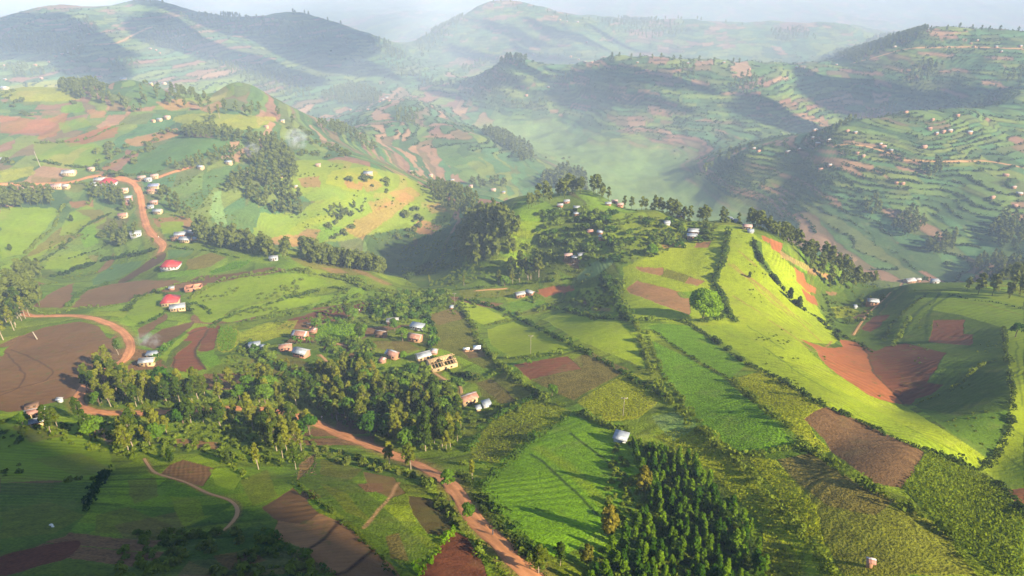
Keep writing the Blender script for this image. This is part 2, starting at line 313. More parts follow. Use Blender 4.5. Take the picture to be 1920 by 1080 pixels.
# bowl and right-hand hill
field('m', '1530,525 1600,520 1690,530 1660,565 1630,600 1600,635 1575,640 1548,600 1530,560', .9); field('d', '1580,535 1640,530 1660,545 1620,570 1590,560', .5); field('s', '1548,547 1572,549 1568,554 1552,552', .9)
field('y', '1557,576 1590,574 1612,584 1600,594 1570,596', .75, kind=1.8); field('S', '1595,598 1625,580 1634,582 1615,600', .9)
field('m', '1600,640 1650,570 1700,532 1800,528 1920,555 1920,620 1890,620 1890,700 1895,800 1860,868 1715,760 1700,760 1620,655', 1, kind=.9)
field('g', '1770,545 1850,545 1920,560 1920,630 1885,615 1800,590 1740,580', .8); field('G', '1800,535 1870,545 1920,560 1920,575 1860,560', .6)
field('g', '1715,555 1760,548 1740,580 1705,620 1690,640 1672,645 1690,600', .5)
for s in ('1742,548 1700,575 1672,610 1650,640', '1765,552 1725,580 1700,610 1690,650', '1790,552 1750,575 1735,610 1738,640', '1680,545 1660,570 1640,600'): streak('d', s, 2.0, .8)
for s in ('1695,545 1670,565 1640,600', '1850,570 1880,580 1915,590', '1800,565 1850,572'): streak('o', s, 1.0, .7)
field('r', '1500,635 1545,651 1578,650 1575,638 1608,643 1626,665 1642,700 1662,722 1694,757 1640,745 1590,715 1545,682 1530,655', 1, True, furrow=(2.6, 40, .12)); 
field('R', '1610,643 1640,658 1660,650 1700,643 1772,662 1758,692 1735,716 1768,722 1745,740 1715,748 1708,758 1694,757 1662,722 1642,700 1626,665', 1, tone=.75, furrow=(2.6, 100, .12))  # same soil as the lit side of the bowl, its shade painted darker
streak('k', '1608,640 1628,668 1642,702 1662,722 1694,758', 1.1); field('R', '1612,617 1640,592 1670,590 1650,612 1630,622'); field('R', '1750,600 1811,599 1803,626 1824,628 1820,648 1742,642', 1, tone=1.1)
field('m', '1772,665 1840,680 1800,705 1738,716 1760,690', .8, tone=1.2); field('d', '1830,690 1895,680 1895,800 1860,868 1715,760 1760,738', .45); field('v', '1720,765 1800,780 1890,770 1860,868', .35)
field('G', '1888,620 1920,620 1920,960 1860,895 1845,880 1895,800', 1); field('r', '1884,918 1920,915 1920,962')
for s in ('1890,800 1920,820', '1880,850 1920,880', '1905,640 1915,760'): streak('m', s, .8, .6)
# lower right
field('v', '1212,612 1240,607 1290,610 1345,648 1400,686 1370,710 1290,665', 1, tone=.95); field('v', '1222,640 1290,670 1365,715 1430,770 1495,832 1440,848 1395,850 1340,820 1275,750 1240,700', 1, kind=1.8, furrow=(1.5, 52, .04))
field('y', '1368,712 1430,695 1545,765 1508,787 1530,820 1560,846 1530,855 1490,812', 1, kind=2.2); field('S', '1505,785 1550,762 1640,803 1732,846 1712,885 1690,915 1640,905 1560,848 1545,825', 1, kind=1.0, tone=.85)
field('m', '1690,915 1712,885 1732,846 1850,892 1920,960 1920,1080 1870,1080 1790,1015', 1, kind=2); field('O', '1458,862 1520,850 1600,900 1690,945 1760,985 1830,1080 1580,1080 1552,1020 1530,950 1490,905', 1, kind=1.9, tone=1.1)
field('S', '1458,862 1520,850 1600,900 1680,940 1640,965 1550,950 1495,905', .45); field('y', '1400,858 1455,862 1490,905 1530,950 1552,1030 1510,1000 1440,905', 1, kind=2)
field('y', '1225,820 1290,800 1350,840 1410,900 1480,990 1510,1080 1430,1080 1425,980 1330,880', .8, kind=2); field('p', '1222,780 1275,772 1312,800 1260,828', .6, furrow=(2.2, 30, .1)); field('O', '1400,1020 1460,1010 1520,1080 1430,1080', .6)
field('d', '1190,840 1250,850 1320,890 1390,965 1430,1060 1440,1110 1100,1110 1150,1030 1210,960 1225,930', .8)
# lower left
field('g', '0,778 120,775 200,830 215,880 185,905 90,900 0,905', .8); field('m', '0,905 185,905 165,960 120,1005 0,1038', .9); field('R', '0,1045 70,1025 150,1012 130,1045 80,1060 0,1080', 1, True, tone=.7, kind=.9)
field('S', '345,862 400,878 382,912 340,905 300,890 318,872', 1, furrow=(1.15, 20, .05)); field('s', '328,822 415,830 412,842 325,838', .9); field('d', '320,840 410,842 405,852 315,850', .6)
field('y', '318,930 370,935 385,970 340,990', .5, kind=1.8); field('O', '180,965 240,950 320,985 330,1000 180,1000', .7); field('g', '390,880 460,880 440,920 405,908', .7)
field('m', '450,960 500,955 520,1000 600,1050 620,1080 300,1080 400,1020', .5); field('o', '60,860 150,850 210,880 150,895', .35)
field('S', '492,952 550,914 600,962 570,985 520,977', 1, kind=.3, tone=.9); field('s', '520,977 570,985 600,962 634,978 606,1012 572,1032 508,1006', 1, furrow=(1.15, 105, .05)); field('s', '572,1035 606,1012 634,978 665,1000 698,1030 655,1066 625,1076', 1, furrow=(1.15, 105, .05), tone=.95)
field('S', '625,1078 655,1068 700,1032 735,1060 748,1080 720,1095 640,1095', 1, tone=1.1); streak('k', '572,1033 606,1012 634,978', 1.2); streak('k', '627,1077 655,1067 698,1031', 1.2)
field('m', '555,895 600,862 660,900 740,970 815,1040 800,1080 755,1080 700,1020 640,965', .9, furrow=(2.2, 50, .08)); field('O', '600,905 650,925 700,985 650,960', .6); field('S', '722,1005 745,1000 765,1050 730,1045', .6)
field('S', '680,885 740,895 760,925 730,935 692,915', .8); field('k', '765,930 830,940 855,985 840,1005 800,1000 775,965', .85); field('R', '852,995 880,1010 905,1060 915,1095 775,1095 800,1060', 1, tone=.75, kind=.6)
field('s', '560,870 590,850 585,870 555,905', .8); streak('t', '680,990 715,950 750,905', 1.0, .9)
field('S', '20,800 90,790 130,815 60,830', .4); field('o', '240,900 290,895 300,930 250,945', .6); field('S', '215,985 330,960 350,1000 240,1020', .45); field('d', '350,1000 500,985 560,1060 420,1080 330,1040', .6); field('O', '0,960 90,940 160,965 100,1000 0,1010', .5)
field('R', '400,1040 470,1030 500,1050 430,1070', .5); field('O', '450,900 500,880 520,930 470,950', .6); field('o', '600,860 680,880 660,900 600,890', .5)
field('R', '470,655 560,670 600,700 540,710 470,690', .3)
tl = np.sin((GZ + fbm(GX / 18, GY / 18, 2, 31) * 1.2) * 2 * math.pi / 1.25) * np.clip(SLOPE * 3 - .35, 0, 1) * np.clip(vnoise(GX / 14, GY / 14, 19) * 1.6 - .3, 0, 1) * (GY < 600)
Cc *= (1 + .16 * tl)[..., None]; GZ += .07 * tl
def road_verge(s, wd, code='s', mix=.8): streak(code, s, wd, mix)
# ------------------------------------------------------------------ mesh, tags and materials
def link_mesh(name, V, F, mat=None, parent=None, smooth=False, colr=None, kind=None, extra=None):
    V = np.asarray(V, np.float32); F = np.asarray(F, np.int32)
    me = bpy.data.meshes.new(name); me.vertices.add(len(V)); me.vertices.foreach_set('co', V.ravel())
    k = F.shape[1]; me.loops.add(F.size); me.loops.foreach_set('vertex_index', F.ravel())
    me.polygons.add(len(F)); me.polygons.foreach_set('loop_start', np.arange(0, F.size, k, dtype=np.int32)); me.update(calc_edges=True)
    if smooth: me.polygons.foreach_set('use_smooth', np.ones(len(F), bool))
    if colr is not None:
        at = me.attributes.new('tint', 'FLOAT_COLOR', 'POINT'); at.data.foreach_set('color', np.concatenate([colr, np.ones((len(V), 1))], 1).astype(np.float32).ravel())
    if extra is not None:
        at = me.attributes.new('texture_grade', 'FLOAT', 'POINT'); at.data.foreach_set('value', extra.astype(np.float32).ravel())
    if mat: me.materials.append(mat)
    o = bpy.data.objects.new(name, me); col.objects.link(o)
    if parent is not None: o.parent = parent
    if kind: o['kind'] = kind
    return o
def tag(o, label, cat, group=None, kind=None):
    o['label'] = label; o['category'] = cat
    if group: o['group'] = group
    if kind: o['kind'] = kind
    return o
def empty(name, loc, rz=0.0):
    o = bpy.data.objects.new(name, None); col.objects.link(o); o.location = loc; o.rotation_euler = (0, 0, rz); o.empty_display_size = .5
    return o
class NT:
    def __init__(s, name):
        s.m = bpy.data.materials.new(name); s.m.use_nodes = True; s.t = s.m.node_tree; s.N = s.t.nodes; s.b = s.N['Principled BSDF']; s.out = s.N['Material Output']
    def n(s, ty, **kw):
        x = s.N.new(ty)
        for k, v in kw.items():
            if k.startswith('i_'):
                k = k[2:]; x.inputs[int(k) if k.isdigit() else k].default_value = v
            else: setattr(x, k, v)
        return x
    def l(s, a, b): s.t.links.new(a, b)
    def noise(s, vec, scale, det=3, rough=.55):
        x = s.n('ShaderNodeTexNoise'); x.inputs['Scale'].default_value = scale; x.inputs['Detail'].default_value = det; x.inputs['Roughness'].default_value = rough
        if vec is not None: s.l(vec, x.inputs['Vector'])
        return x.outputs['Fac']
    def math(s, op, a, b=None, c=None):
        x = s.n('ShaderNodeMath', operation=op)
        for i, v in enumerate((a, b, c)):
            if v is None: continue
            if isinstance(v, (int, float)): x.inputs[i].default_value = v
            else: s.l(v, x.inputs[i])
        return x.outputs[0]
    def mix(s, f, a, b, mode='MIX'):
        x = s.n('ShaderNodeMix', data_type='RGBA', blend_type=mode)
        for i, v in ((0, f), (6, a), (7, b)):
            if isinstance(v, (int, float)): x.inputs[i].default_value = v
            elif isinstance(v, tuple): x.inputs[i].default_value = v + (1,) if len(v) == 3 else v
            else: s.l(v, x.inputs[i])
        return x.outputs[2]
    def scale(s, colr, f):
        x = s.n('ShaderNodeVectorMath', operation='SCALE'); s.l(colr, x.inputs[0])
        if isinstance(f, (int, float)): x.inputs['Scale'].default_value = f
        else: s.l(f, x.inputs['Scale'])
        return x.outputs[0]
def ground_mat():
    m = NT('field_ground'); g = m.n('ShaderNodeNewGeometry').outputs['Position']
    c = m.n('ShaderNodeAttribute', attribute_name='tint').outputs['Color']; k = m.n('ShaderNodeAttribute', attribute_name='texture_grade').outputs['Fac']
    n1 = m.noise(g, .05, 4); n2 = m.noise(g, .35, 4, .6); n3 = m.noise(g, 1.7, 2, .6); n4 = m.noise(g, .012, 3)
    f = m.math('ADD', 1.0, m.math('MULTIPLY', m.math('SUBTRACT', n1, .5), .55))
    f = m.math('ADD', f, m.math('MULTIPLY', m.math('SUBTRACT', n2, .5), m.math('MULTIPLY_ADD', k, .5, .34)))
    f = m.math('ADD', f, m.math('MULTIPLY', m.math('SUBTRACT', n3, .5), m.math('MULTIPLY', k, 1.25)))
    f = m.math('MAXIMUM', f, .25)
    c2 = m.scale(c, f)
    t = m.math('MULTIPLY', m.math('SUBTRACT', n4, .42), 1.6); t.node.use_clamp = True
    c3 = m.mix(t, c2, m.mix(1.0, c2, (1.18, .95, .75), 'MULTIPLY'))
    dry = m.math('MULTIPLY', m.math('SUBTRACT', m.noise(g, .11, 4), .55), 2.2); dry.node.use_clamp = True
    c4 = m.mix(m.math('MULTIPLY', dry, m.math('MINIMUM', k, .5)), c3, (.20, .17, .06))
    wd_ = m.math('MULTIPLY', m.math('SUBTRACT', m.noise(g, .28, 5, .65), .56), 7.0); wd_.node.use_clamp = True
    soil_ = m.math('LESS_THAN', k, .5); c4 = m.mix(m.math('MULTIPLY', m.math('MULTIPLY', wd_, soil_), .55), c4, (.060, .085, .012))
    m.l(c4, m.b.inputs['Base Color']); m.b.inputs['Roughness'].default_value = .95; m.b.inputs['Specular IOR Level'].default_value = .1
    bp = m.n('ShaderNodeBump'); bp.inputs['Distance'].default_value = .5; m.l(m.math('ADD', m.math('MULTIPLY', n3, k), n2), bp.inputs['Height']); bp.inputs['Strength'].default_value = .55
    m.l(bp.outputs[0], m.b.inputs['Normal']); return m.m
def leaf_mat(name, c1, c2, trans=.35, rnd=.55, sc_=.12):
    m = NT(name); g = m.n('ShaderNodeNewGeometry').outputs['Position']; oi = m.n('ShaderNodeObjectInfo').outputs['Random']
    f = m.math('ADD', m.math('MULTIPLY', m.noise(g, sc_, 2), 1.0), m.math('MULTIPLY', m.math('SUBTRACT', oi, .5), rnd * 2)); f = m.math('SUBTRACT', f, .5); f = m.math('MULTIPLY_ADD', f, 1.6, .5); f.node.use_clamp = True
    c = m.mix(f, c1, c2); sp = m.math('MULTIPLY_ADD', m.noise(g, 1.3, 2), 1.1, .45); c = m.scale(c, sp)
    d = m.n('ShaderNodeBsdfDiffuse'); t = m.n('ShaderNodeBsdfTranslucent'); mx = m.n('ShaderNodeMixShader'); mx.inputs[0].default_value = trans
    m.l(c, d.inputs[0]); m.l(m.mix(1.0, c, (1.5, 1.35, .6), 'MULTIPLY'), t.inputs[0]); m.l(d.outputs[0], mx.inputs[1]); m.l(t.outputs[0], mx.inputs[2]); m.l(mx.outputs[0], m.out.inputs[0]); return m.m
def plain(name, c, rough=.9, var=.3, scale=1.5, metal=0.0, c2=None, spec=.2):
    m = NT(name); g = m.n('ShaderNodeTexCoord').outputs['Object']; n_1 = m.noise(g, scale, 4)
    base = m.mix(n_1, c, c2) if c2 else m.mix(1.0, c, (1, 1, 1), 'MULTIPLY')
    m.l(m.scale(base, m.math('MULTIPLY_ADD', m.noise(g, scale * 2.7, 3), var * 2, 1 - var)), m.b.inputs['Base Color'])
    m.b.inputs['Roughness'].default_value = rough; m.b.inputs['Metallic'].default_value = metal; m.b.inputs['Specular IOR Level'].default_value = spec; return m.m
def roof_mat(name, c, c2, patch=None, amt=.5, rough=.55, metal=.0):
    m = NT(name); tc = m.n('ShaderNodeTexCoord').outputs['Object']; g = m.noise(tc, .9, 4)
    t = m.math('MULTIPLY', m.math('SUBTRACT', g, .42), 3.5); t.node.use_clamp = True
    base = m.mix(t, c, c2)
    if patch:   # whole sheets of another age nailed between the old ones
        sx = m.n('ShaderNodeSeparateXYZ'); m.l(tc, sx.inputs[0]); st = m.math('FLOOR', m.math('MULTIPLY', sx.outputs[0], .95)); 
        wn = m.n('ShaderNodeTexWhiteNoise', noise_dimensions='2D'); cb = m.n('ShaderNodeCombineXYZ'); m.l(st, cb.inputs[0]); m.l(m.math('SIGN', sx.outputs[1]), cb.inputs[1]); m.l(cb.outputs[0], wn.inputs['Vector'])
        base = m.mix(m.math('LESS_THAN', wn.outputs['Value'], amt), base, patch)
    wv = m.n('ShaderNodeTexWave'); wv.inputs['Scale'].default_value = 1.4; wv.bands_direction = 'X'; m.l(tc, wv.inputs[0])
    m.l(m.scale(base, m.math('MULTIPLY_ADD', wv.outputs['Fac'], .25, .85)), m.b.inputs['Base Color']); m.b.inputs['Roughness'].default_value = rough; m.b.inputs['Metallic'].default_value = metal
    bp = m.n('ShaderNodeBump'); bp.inputs['Distance'].default_value = .05; m.l(wv.outputs['Fac'], bp.inputs['Height']); m.l(bp.outputs[0], m.b.inputs['Normal']); return m.m
M = {}
M['ground'] = ground_mat()
M['eu'] = leaf_mat('eucalyptus_leaves', (.045, .074, .008), (.150, .160, .015), .32)
M['euf'] = leaf_mat('distant_tree_leaves', (.034, .058, .012), (.105, .125, .020), .28)
M['pl'] = leaf_mat('plantation_leaves', (.035, .085, .005), (.115, .19, .008), .36)
M['br'] = leaf_mat('broad_leaves', (.04, .095, .008), (.10, .17, .014), .3)
M['bright'] = leaf_mat('bright_green_leaves', (.085, .18, .005), (.15, .25, .01), .35)
M['hedge'] = leaf_mat('hedge_leaves', (.040, .075, .008), (.12, .155, .015), .3)
M['hedged'] = leaf_mat('dark_hedge_leaves', (.022, .045, .008), (.055, .08, .014), .3)
M['shr'] = leaf_mat('shrub_leaves', (.045, .09, .010), (.12, .165, .018), .3)
M['gold'] = leaf_mat('golden_leaves', (.10, .10, .012), (.18, .155, .018), .3)
M['maize'] = leaf_mat('maize_leaves', (.045, .09, .007), (.135, .175, .012), .35)
M['crop'] = leaf_mat('crop_leaves', (.085, .125, .006), (.19, .22, .012), .35)
M['bark'] = plain('pale_bark', (.30, .25, .18), c2=(.20, .15, .10)); M['barkd'] = plain('dark_bark', (.13, .09, .06))
M['road'] = plain('laterite_road', (.42, .185, .075), var=.18, scale=.35, c2=(.34, .14, .055)); 
def rutted(name, base):
    m = base; b = m.node_tree.nodes['Principled BSDF']; src = b.inputs['Base Color'].links[0].from_socket
    a = m.node_tree.nodes.new('ShaderNodeAttribute'); a.attribute_name = 'tint'; x = m.node_tree.nodes.new('ShaderNodeMix'); x.data_type = 'RGBA'; x.blend_type = 'MULTIPLY'; x.inputs[0].default_value = 1
    m.node_tree.links.new(src, x.inputs[6]); m.node_tree.links.new(a.outputs['Color'], x.inputs[7]); m.node_tree.links.new(x.outputs[2], b.inputs['Base Color'])
rutted('laterite_road', M['road'])
M['path'] = plain('trodden_earth', (.33, .185, .08), var=.2, scale=.6)
# ------------------------------------------------------------------ roads and footpaths (strips lying on the ground)
def ribbon(name, s, width, mat, lift=.10, seed=0, cat=True):
    pl = catmull(P2(s), False, 6); w_ = [ground(*p) for p in dens(pl, False, 6)]
    pts_ = [np.array(w_[0])]
    for p in w_[1:]:
        p = np.array(p); d = np.hypot(*(p - pts_[-1]))
        if d > 45: continue
        if d > 1.2: pts_.append(p)
    pts_ = np.array(pts_)
    for _ in range(3): pts_[1:-1] = (pts_[:-2] + 2 * pts_[1:-1] + pts_[2:]) / 4
    L_ = np.concatenate([[0], np.cumsum(np.hypot(*np.diff(pts_, axis=0).T))]); k = max(3, int(L_[-1] / 1.5)); t = np.linspace(0, L_[-1], k)
    px, py = np.interp(t, L_, pts_[:, 0]), np.interp(t, L_, pts_[:, 1]); tx, ty = np.gradient(px), np.gradient(py); l_ = np.hypot(tx, ty); nx, ny = -ty / l_, tx / l_
    NC = 11; rows = []
    for j in range(NC):
        a = (j / (NC - 1) - .5); wob = (vnoise(t / 5, t * 0 + j, seed + 3) - .5) * 1.5 * (1 if j in (0, NC - 1) else .2) * min(1, width / 4)
        ox = px + nx * (a * width + wob); oy = py + ny * (a * width + wob)
        z = hz(ox, oy) + lift + (.10 * (1 - (abs(a) * 2) ** 2) if width > 3 else .0) - (.08 if abs(abs(a) - .25) < .1 and width > 3 else 0)
        rows.append(np.stack([ox, oy, z], -1))
    V = np.stack(rows, 1).reshape(-1, 3); ii = np.arange(k * NC).reshape(k, NC)
    F = np.stack([ii[:-1, :-1], ii[:-1, 1:], ii[1:, 1:], ii[1:, :-1]], -1).reshape(-1, 4)
    V[ii[:, 0], 2] -= .25; V[ii[:, -1], 2] -= .25
    cr = np.abs(np.linspace(-.5, .5, NC)) * 2; tc = np.where(np.abs(cr - .4) < .12, 1.12, .92) * np.where(cr > .85, .72, 1.0)
    tcol = (tc[None, :] * (.82 + .36 * vnoise(t / 6, t * 0, seed + 9))[:, None] * (.85 + .3 * rng.random((k, NC))))[..., None] * np.ones(3)
    return link_mesh(name, V, F, mat, smooth=True, kind='structure', colr=tcol.reshape(-1, 3))
ROADS = [('dirt_road', '0,548 20,562 45,590 90,592 140,592 180,598 215,612 238,630 245,655 228,680 190,695 160,722 145,752 160,768 200,774 280,774 370,770 450,765 530,772 590,792 640,815 700,838 750,858 810,885 850,915 880,960 930,1015 975,1055 1015,1095', 4.4),
 ('dirt_road', '0,345 60,345 130,342 175,330 215,336 245,340 262,362 268,400 278,430 296,450 306,462 300,475', 5.4),
 ('dirt_road', '175,330 200,331 235,334 250,345', 4.6),
 ('dirt_road', '620,492 660,503 700,520 725,532', 4.0),
 ('dirt_track', '245,340 290,334 320,324 360,313', 4.0)]
PATHS = [('footpath', '270,860 288,885 310,893 350,905 390,925 425,935 440,945 447,960 432,985 410,1000', .9), ('footpath', '165,775 182,800 195,815 210,830', 2.2),
 ('footpath', '1670,548 1650,568 1625,590 1600,628', 1.2), ('footpath', '590,636 620,640 650,650 700,655', 1.2), ('footpath', '600,665 620,685 630,700', 1.2), ('footpath', '815,700 840,715 862,722 865,740', 1.2),
 ('footpath', '892,545 950,541', 1.4), ('footpath', '1690,295 1640,278 1590,270 1560,275', 3.0), ('footpath', '1690,300 1780,303 1850,302 1920,315', 3.5), ('footpath', '1600,118 1640,108 1700,92 1800,88 1920,92', 4.5), ('footpath', '285,50 250,65 220,80 180,84', 7.0)]
for nm, s, wd in ROADS: streak('s', s, wd * 1.7, .75)
for nm, s, wd in PATHS: streak('s', s, wd * 1.8, .6)
Vg = np.stack([GX, GY, GZ], -1).reshape(-1, 3); ix_ = np.arange(NR * NA).reshape(NR, NA)
Fg = np.stack([ix_[:-1, :-1], ix_[:-1, 1:], ix_[1:, 1:], ix_[1:, :-1]], -1).reshape(-1, 4)
link_mesh('ground', Vg, Fg, M['ground'], smooth=True, colr=Cc.reshape(-1, 3), extra=K, kind='structure')
for i, (nm, s, wd) in enumerate(ROADS): ribbon(nm, s, wd, M['road'], .12 + .01 * i, i)
for i, (nm, s, wd) in enumerate(PATHS): ribbon(nm, s, wd, M['path'], .10, 20 + i)
# ------------------------------------------------------------------ foliage built from many small leaf sprays
def sprays(C, Nn, size, jit=.7, tri=False):
    '''one tilted quad per centre C, facing roughly along Nn'''
    k = len(C); n_1 = Nn + rng.normal(0, jit, (k, 3)); n_1 /= np.linalg.norm(n_1, axis=1)[:, None] + 1e-9
    r = rng.normal(0, 1, (k, 3)); a = np.cross(n_1, r); a /= np.linalg.norm(a, axis=1)[:, None] + 1e-9; b = np.cross(n_1, a)
    s = (size * rng.uniform(.6, 1.35, k))[:, None]; e = rng.uniform(.55, 1.0, k)[:, None]
    V = np.stack([C - a * s - b * s * e * .5, C + a * s * .35 - b * s * e, C + a * s + b * s * e * .4, C - a * s * .3 + b * s * e], 1).reshape(-1, 3)
    return V, np.arange(4 * k).reshape(k, 4)
def crown(lobes, per, size, jit=.6):
    CC, NN = [], []
    for cx, cy, cz, r, rz in lobes:
        d = rng.normal(0, 1, (per, 3)); d /= np.linalg.norm(d, axis=1)[:, None]; d[:, 2] = np.where(d[:, 2] < -.45, -d[:, 2], d[:, 2])
        rr = rng.uniform(.72, 1.05, per)[:, None]; CC.append(np.array([cx, cy, cz]) + d * rr * np.array([r, r, rz])); NN.append(d + np.array([0, 0, .25]))
    return sprays(np.concatenate(CC), np.concatenate(NN), size, jit)
def limb(pts_, rad, n=6):
    V, F = [], []
    for i, (p, r) in enumerate(zip(pts_, rad)):
        for j in range(n): a = 2 * math.pi * j / n; V.append((p[0] + r * math.cos(a), p[1] + r * math.sin(a), p[2]))
    for i in range(len(pts_) - 1):
        for j in range(n): F.append((i * n + j, i * n + (j + 1) % n, (i + 1) * n + (j + 1) % n, (i + 1) * n + j))
    return np.array(V, float), np.array(F)
def join(parts):
    VV, FF, o = [], [], 0
    for V, F in parts: VV.append(V); FF.append(np.asarray(F) + o); o += len(V)
    return np.concatenate(VV), np.concatenate(FF)
def trunk_mesh(h, r, forks):
    b = [(rng.normal(0, .012) * h * k, rng.normal(0, .012) * h * k, h * k / 4) for k in range(5)]; b[0] = (0, 0, -.6)
    parts = [limb(b, [r * 1.3, r, r * .8, r * .6, r * .3])]
    for x, y, z in forks:
        s0 = np.array([0, 0, z * .62]); e_ = np.array([x, y, z]); parts.append(limb([s0, (s0 + e_) / 2 + np.array([0, 0, .2]), e_], [r * .45, r * .3, r * .12], 5))
    return join(parts)
def euc_variant(h=12.0, w=2.6, base=.33, nl=15, per=46, size=.42):
    lob = []; 
    for k in range(nl):
        t = (k + .5) / nl; z = h * (base + (1 - base) * t * .93); env = w * (math.sin(math.pi * min(1, .16 + .80 * t)) ** .8); a = k * 2.4 + rng.uniform(-.5, .5)
        rr = env * rng.uniform(.28, .72) * (0 if k == nl - 1 else 1); r = max(.7, w * rng.uniform(.34, .54) * (1.05 - .35 * t)); lob.append((rr * math.cos(a), rr * math.sin(a), z, r, r * rng.uniform(.85, 1.25)))
    return trunk_mesh(h * .82, .17, [l[:3] for l in lob[::2]]), crown(lob, per, size)
def broad_variant(h=9.0, w=4.0, nl=20, per=60, size=.45, base=.30):
    lob = []
    for k in range(nl):
        d = rng.normal(0, 1, 3); d /= np.linalg.norm(d); d[2] = abs(d[2]) * 1.0 - .35; rr = rng.uniform(.5, .85); r = w * rng.uniform(.27, .42)
        lob.append((d[0] * w * rr, d[1] * w * rr, h * (base + (1 - base) * .5) + d[2] * h * .42, r, r * .85))
    return trunk_mesh(h * .6, .28, [l[:3] for l in lob[::3]]), crown(lob, per, size)
def cone_variant(h=6.0, w=1.6, nl=9, per=34, size=.34):
    lob = []
    for k in range(nl):
        t = k / (nl - 1); r = w * (1 - .42 * t) * .56 * rng.uniform(.8, 1.2); a = k * 2.4; rr = w * (1 - t) * .45
        lob.append((rr * math.cos(a), rr * math.sin(a), h * (.22 + .72 * t), r, r * 1.1))
    return trunk_mesh(h * .9, .09, []), crown(lob, per, size, .7)
def shrub_variant(w=1.3, nl=5, per=36, size=.32):
    lob = [(rng.normal(0, w * .4), rng.normal(0, w * .4), w * rng.uniform(.35, .9), w * rng.uniform(.4, .65), w * rng.uniform(.4, .65)) for _ in range(nl)]
    return crown(lob, per, size, .8)
def banana_variant(h=3.0):
    C, Nn = [], []; V, F, o = [], [], 0
    for k in range(9):
        a = k * 2.4; pr = None
        for j in range(5):
            t = j / 4; x = math.cos(a) * (.15 + 1.7 * t); y = math.sin(a) * (.15 + 1.7 * t); z = h * .62 + 1.2 * math.sin(t * 2.3) * (.9 if k % 2 else 1.2) - t * t * .7; wd = .34 * math.sin(math.pi * (.12 + .8 * t))
            V += [(x - math.sin(a) * wd, y + math.cos(a) * wd, z), (x + math.sin(a) * wd, y - math.cos(a) * wd, z)]
            if j: F.append((o - 2, o - 1, o + 1, o)) if False else F.append((o - 2, o - 1, o + 1, o))
            o += 2
    return limb([(0, 0, -.3), (0, 0, h * .35), (0, 0, h * .66)], [.16, .13, .09], 6), (np.array(V), np.array(F))
def me_of(name, vf, mat, smooth=False):
    o = link_mesh(name, vf[0], vf[1], mat, smooth=smooth); me = o.data; bpy.data.objects.remove(o); return me
LIB = {}
def variants(key, fn, n_, crown_mat, bark='bark'):
    LIB[key] = []
    for _ in range(n_):
        t, c = fn(); LIB[key].append((me_of('trunk', t, M[bark], True), me_of('crown', c, crown_mat), c))
variants('euc', lambda: euc_variant(), 6, M['eu'])
variants('slim', lambda: euc_variant(12, 1.8, .38, 12, 40, .38), 4, M['eu'])
variants('broad', lambda: broad_variant(), 4, M['br'], 'barkd'); variants('golden', lambda: euc_variant(11, 3.0, .2, 16, 50, .42), 2, M['gold'], 'barkd')
variants('bright', lambda: broad_variant(13, 5.6, 50, 150, .42, .12), 1, M['bright'], 'barkd'); variants('cone', lambda: cone_variant(), 5, M['pl'], 'barkd')
variants('dark', lambda: euc_variant(11, 3.2, .12, 18, 50, .45), 3, M['hedged'], 'barkd')
LOW = [euc_variant(12, 2.6, .30, 7, 13, 1.0) for _ in range(5)]
SHR = [me_of('foliage', shrub_variant(), M['shr']) for _ in range(6)]
BAN = [tuple(me_of(nm_, vf, M['br']) for nm_, vf in zip(('stem', 'leaves'), banana_variant())) for _ in range(2)]
def put_tree(name, kind, x, y, s, label, cat, group=None, sz=1.0, dz=0.0):
    v = LIB[kind][int(rng.integers(len(LIB[kind])))]; r = empty(name, (x, y, float(hz(x, y)) - .1 + dz), rng.uniform(0, 6.28)); r.scale = (s * sz, s * sz, s)
    for nm_, me in (('trunk', v[0]), ('crown', v[1])):
        o = bpy.data.objects.new(nm_, me); col.objects.link(o); o.parent = r
    return tag(r, label, cat, group)
STUFF = {'eu': [], 'cone': [], 'bush': [], 'under': []}
def scatter(poly_px, spacing, jit=.42, back=0.0):
    '''points about `spacing` metres apart inside an outline laid on the ground'''
    p = world_poly(poly_px, True) if isinstance(poly_px, str) else poly_px
    x0, y0 = p.min(0); x1, y1 = p.max(0); xs, ys = np.meshgrid(np.arange(x0, x1 + spacing, spacing), np.arange(y0, y1 + spacing, spacing)); xs = xs + (np.arange(xs.shape[0]) % 2)[:, None] * spacing * .5
    xs = xs + rng.uniform(-jit, jit, xs.shape) * spacing; ys = ys + rng.uniform(-jit, jit, ys.shape) * spacing
    m = inside(p, xs, ys); return np.stack([xs[m], ys[m] + back], -1)
def line_pts(s, spacing, wdt, back=0.0, jump=60, ymax=None):
    w_ = np.array([ground(*p) if ymax is None else ground_near(*p, ymax) for p in dens(catmull(P2(s)))]); out = []
    acc = 0
    for a, b in zip(w_[:-1], w_[1:]):
        d = np.hypot(*(b - a))
        if d > jump or d == 0: continue
        acc += d
        while acc > spacing:
            acc -= spacing; t = 1 - acc / d; c = a + (b - a) * t; out.append((c[0] + rng.normal(0, wdt), c[1] + rng.normal(0, wdt) + back))
    return np.array(out).reshape(-1, 2)
